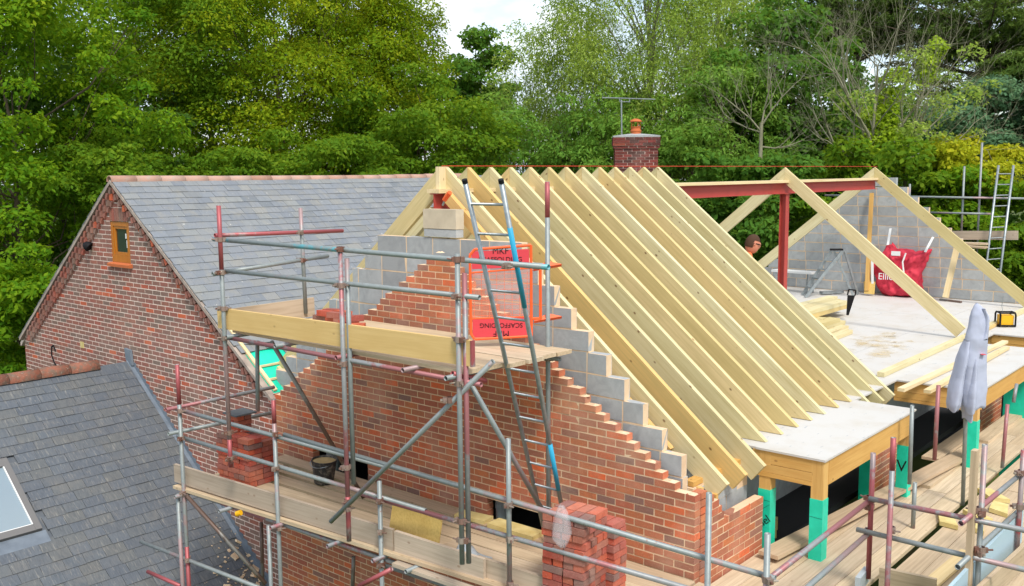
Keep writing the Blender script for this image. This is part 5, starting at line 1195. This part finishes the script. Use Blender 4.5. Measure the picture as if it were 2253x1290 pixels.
tree('willow_tree', 'pale green willow rising out of the frame right of the chimney', (26.649, 14.434, 9.470), 2.6, 5.0, 130, .75, 42000, .15, .042, 'leaf_willow', 'bark_pale', flat=1.1, up=.3, droop=.8, limb=40, r0=.2, jit=.8)
tree('ash_tree', 'feathery green tree right of the chimney above the red beam', (20.537, 11.148, 3.740), 2.2, 2.6, 80, .65, 24000, .17, .06, 'leaf_ash', flat=.7, droop=.5)
tree('ash_tree', 'feathery green tree behind the chimney stack', (19.757, 15.104, 3.663), 2.4, 2.4, 70, .65, 20000, .17, .06, 'leaf_ash', flat=.7, droop=.5)
# -- right: ivy-clad, half bare trees
def bare(b, s, d, L, r, depth, up=.18, sp=.55):
    p = Vector(s); dr = Vector(d).normalized(); n = 3
    for i in range(n):
        dr = (dr + Vector(rng.normal(size=3)) * .16 + Vector((0, 0, up * .3))).normalized(); q = p + dr * (L / n); r2 = r * (1 - .22)
        b.tube(p, q, r, r2, n=5 if depth < 2 else 4, cap=False); p, r = q, r2
        if depth > 0 and (i > 0 or depth > 2):
            for _ in range(2 if depth > 1 else 3):
                bare(b, p, dr + Vector(rng.normal(size=3)) * sp + Vector((0, 0, up)), L * rng.uniform(.5, .78), r * .58, depth - 1, up, sp)
def bare_tree(label, px_base, top_dirs, L, r0, group='half bare trees'):
    t = thing('bare_tree', label, 'tree', (px_base[0], px_base[1], -3.3), group); b = MB(); base = Vector((px_base[0], px_base[1], -3.3)); tip = Vector(px_base)
    b.tube(base, tip, r0 * 1.3, r0, n=9, cap=False)
    for d, l in top_dirs: bare(b, tip - Vector((0, 0, rng.uniform(0, .8))), d, l * L, r0 * .62, 3)
    b.obj('trunk', 'bark_pale', t, smooth=True); return t
bt = bare_tree('half bare tree with bright ivy on its trunk at right', (20.331, 5.986, 3.624), [((-.5, .3, 1), 1), ((.35, -.45, 1), 1), ((0, .1, 1), 1.1), ((.6, -.8, .5), .9), ((-.7, .8, .4), .9), ((.2, .2, 1), .9), ((-.2, -.3, 1), 1)], 2.7, .10)
tp = Vector((20.331, 5.986, 3.624)); cl = [(tp.x + rng.normal() * .22, tp.y + rng.normal() * .22, z, .28 + .18 * rng.random()) for z in np.linspace(-.5, tp.z + .6, 26)]
cl += [tuple(np.array(q) + rng.normal(size=3) * .08) + (.32,) for q in ((20.284, 6.115, 4.015), (20.280, 6.194, 4.406), (20.604, 5.783, 4.206), (20.693, 5.768, 4.661), (20.782, 5.753, 5.115), (20.857, 5.729, 5.440), (21.042, 5.541, 5.568), (21.481, 5.135, 6.083), (21.679, 4.956, 6.340), (21.541, 5.016, 5.821), (20.103, 6.224, 3.497), (20.625, 5.635, 3.555))]
place('ivy', leafmesh('ivy', leaves(cl, 14000, .11, .08, flat=1.2), 'leaf_ivy'), bt)
cl = crown_clumps((21.205, 5.254, 5.045), (2.2, 2.2, 1.4), 40, .35, .2); place('crown', leafmesh('crown', leaves(cl, 3200, .12, .06, flat=.8), 'leaf_willow'), bt)
bt2 = bare_tree('half bare grey tree over dark foliage left of the ivy trunk', (18.732, 8.754, 4.457), [((-.6, .5, 1), 1), ((.4, -.5, 1), 1), ((.1, .1, 1), 1.1), ((-.9, .9, .2), .8), ((.8, -.9, .1), .8)], 1.5, .055)
bare_tree('bare twiggy tree just right of the ivy trunk', (20.932, 5.293, 3.616), [((-.6, .5, .8), 1), ((.5, -.5, .7), 1), ((.0, .1, 1), 1.1), ((.2, -.3, 1), 1), ((-.3, .1, 1), 1)], 2.0, .06)
tree('ivy_tree', 'dark green ivy-clad tree behind the red steel beam', (23.865, 10.637, 5.015), 2.7, 3.6, 120, .75, 34000, .19, .11, 'leaf_oak', flat=.6, droop=.3)
tree('ivy_tree', 'dark leafy tree low between the two lone rafters', (26.120, 9.340, 3.769), 2.5, 2.4, 80, .7, 20000, .19, .11, 'leaf_dark', flat=.6, droop=.3)
tree('understorey_shrub', 'dark shrub below the red beam behind the man', (17.242, 8.433, 1.858), 2.2, 1.7, 60, .6, 17000, .18, .10, 'leaf_oak', trunk=False, flat=.6, group='shrubs behind the houses')
tree('understorey_shrub', 'green shrub behind the far block gable', (19.933, 6.095, 1.807), 3.0, 1.9, 70, .6, 18000, .18, .10, 'leaf_maple', trunk=False, flat=.6, group='shrubs behind the houses')
# -- cypress: layered plates of foliage, top right
def plates(label, centre, hw, zr, n, name='cypress_tree'):
    t = thing(name, label, 'tree', (centre[0], centre[1], -3.3), 'trees behind the houses'); cl = []; b = MB()
    b.tube((centre[0], centre[1], -3.3), (centre[0], centre[1], centre[2] + zr), .32, .10, n=9, cap=False)
    for i in range(n):
        z = centre[2] + zr * rng.uniform(-1, 1); a = rng.uniform(0, 6.283); L = hw * rng.uniform(.35, 1.0); dr = Vector((math.cos(a), math.sin(a), rng.uniform(.15, .45)))
        s = Vector((centre[0], centre[1], z - L * .3)); e = s + dr * L; b.tube(s, e, .07, .02, n=5, cap=False)
        for k in range(7):
            p = s.lerp(e, .4 + .1 * k) + Vector(rng.normal(size=3)) * .3; cl.append((p.x, p.y, p.z, .38 + .35 * rng.random()))
    place('crown', leafmesh('crown', leaves(cl, 52000, .24, .05, flat=.32, up=.5, out=.7, shell=.3), 'leaf_cypress'), t)
    b.obj('trunk', 'bark', t, smooth=True)
plates('dark layered cypress filling the top right corner', (34.400, 6.966, 9.014), 4.6, 3.2, 110)
plates('dark layered cypress with sky gaps left of the corner one', (34.165, 12.019, 9.919), 3.4, 1.7, 50)
plates('dark layered cypress at the right edge', (29.915, 3.902, 6.185), 2.6, 2.4, 26)
tree('holm_oak_tree', 'blue-green evergreen at the right edge above the ladder', (27.683, 4.540, 4.135), 2.5, 1.8, 90, .65, 26000, .17, .09, 'leaf_blue', flat=.6)
tree('golden_shrub', 'yellow-leaved shrub behind the far scaffold poles', (21.459, 3.816, 3.081), 1.3, 1.0, 45, .42, 12000, .15, .08, 'leaf_yellow', trunk=False, flat=.7, group='shrubs behind the houses')
tree('understorey_shrub', 'green shrub below the yellow one behind the far ladder', (20.646, 2.860, 1.230), 2.4, 1.7, 70, .55, 18000, .17, .09, 'leaf_chestnut', trunk=False, flat=.6, group='shrubs behind the houses')
tree('understorey_shrub', 'green shrub at the lower right beside the far rafter', (20.169, 1.702, 0.346), 1.6, 1.4, 50, .5, 12000, .17, .09, 'leaf_maple', trunk=False, flat=.6, group='shrubs behind the houses')
# a distant wood closing the view behind the garden trees
cl = []
for az in np.arange(5, 80, 1.6):
    for z in np.arange(-2.5, 2.4 if 38 < az < 44 else 3.8, 1.3):
        r_ = 50 + 8 * rng.random(); cl.append((CAMP.x + r_ * math.cos(R(az)), CAMP.y + r_ * math.sin(R(az)), z + rng.normal() * .4, 1.3 + .8 * rng.random()))
place('woodland', leafmesh('woodland', leaves(cl, 70000, .42, .22, flat=.8), 'leaf_dark'), None, label='dark woodland closing the view behind the garden trees', cat='woodland', kind='stuff')
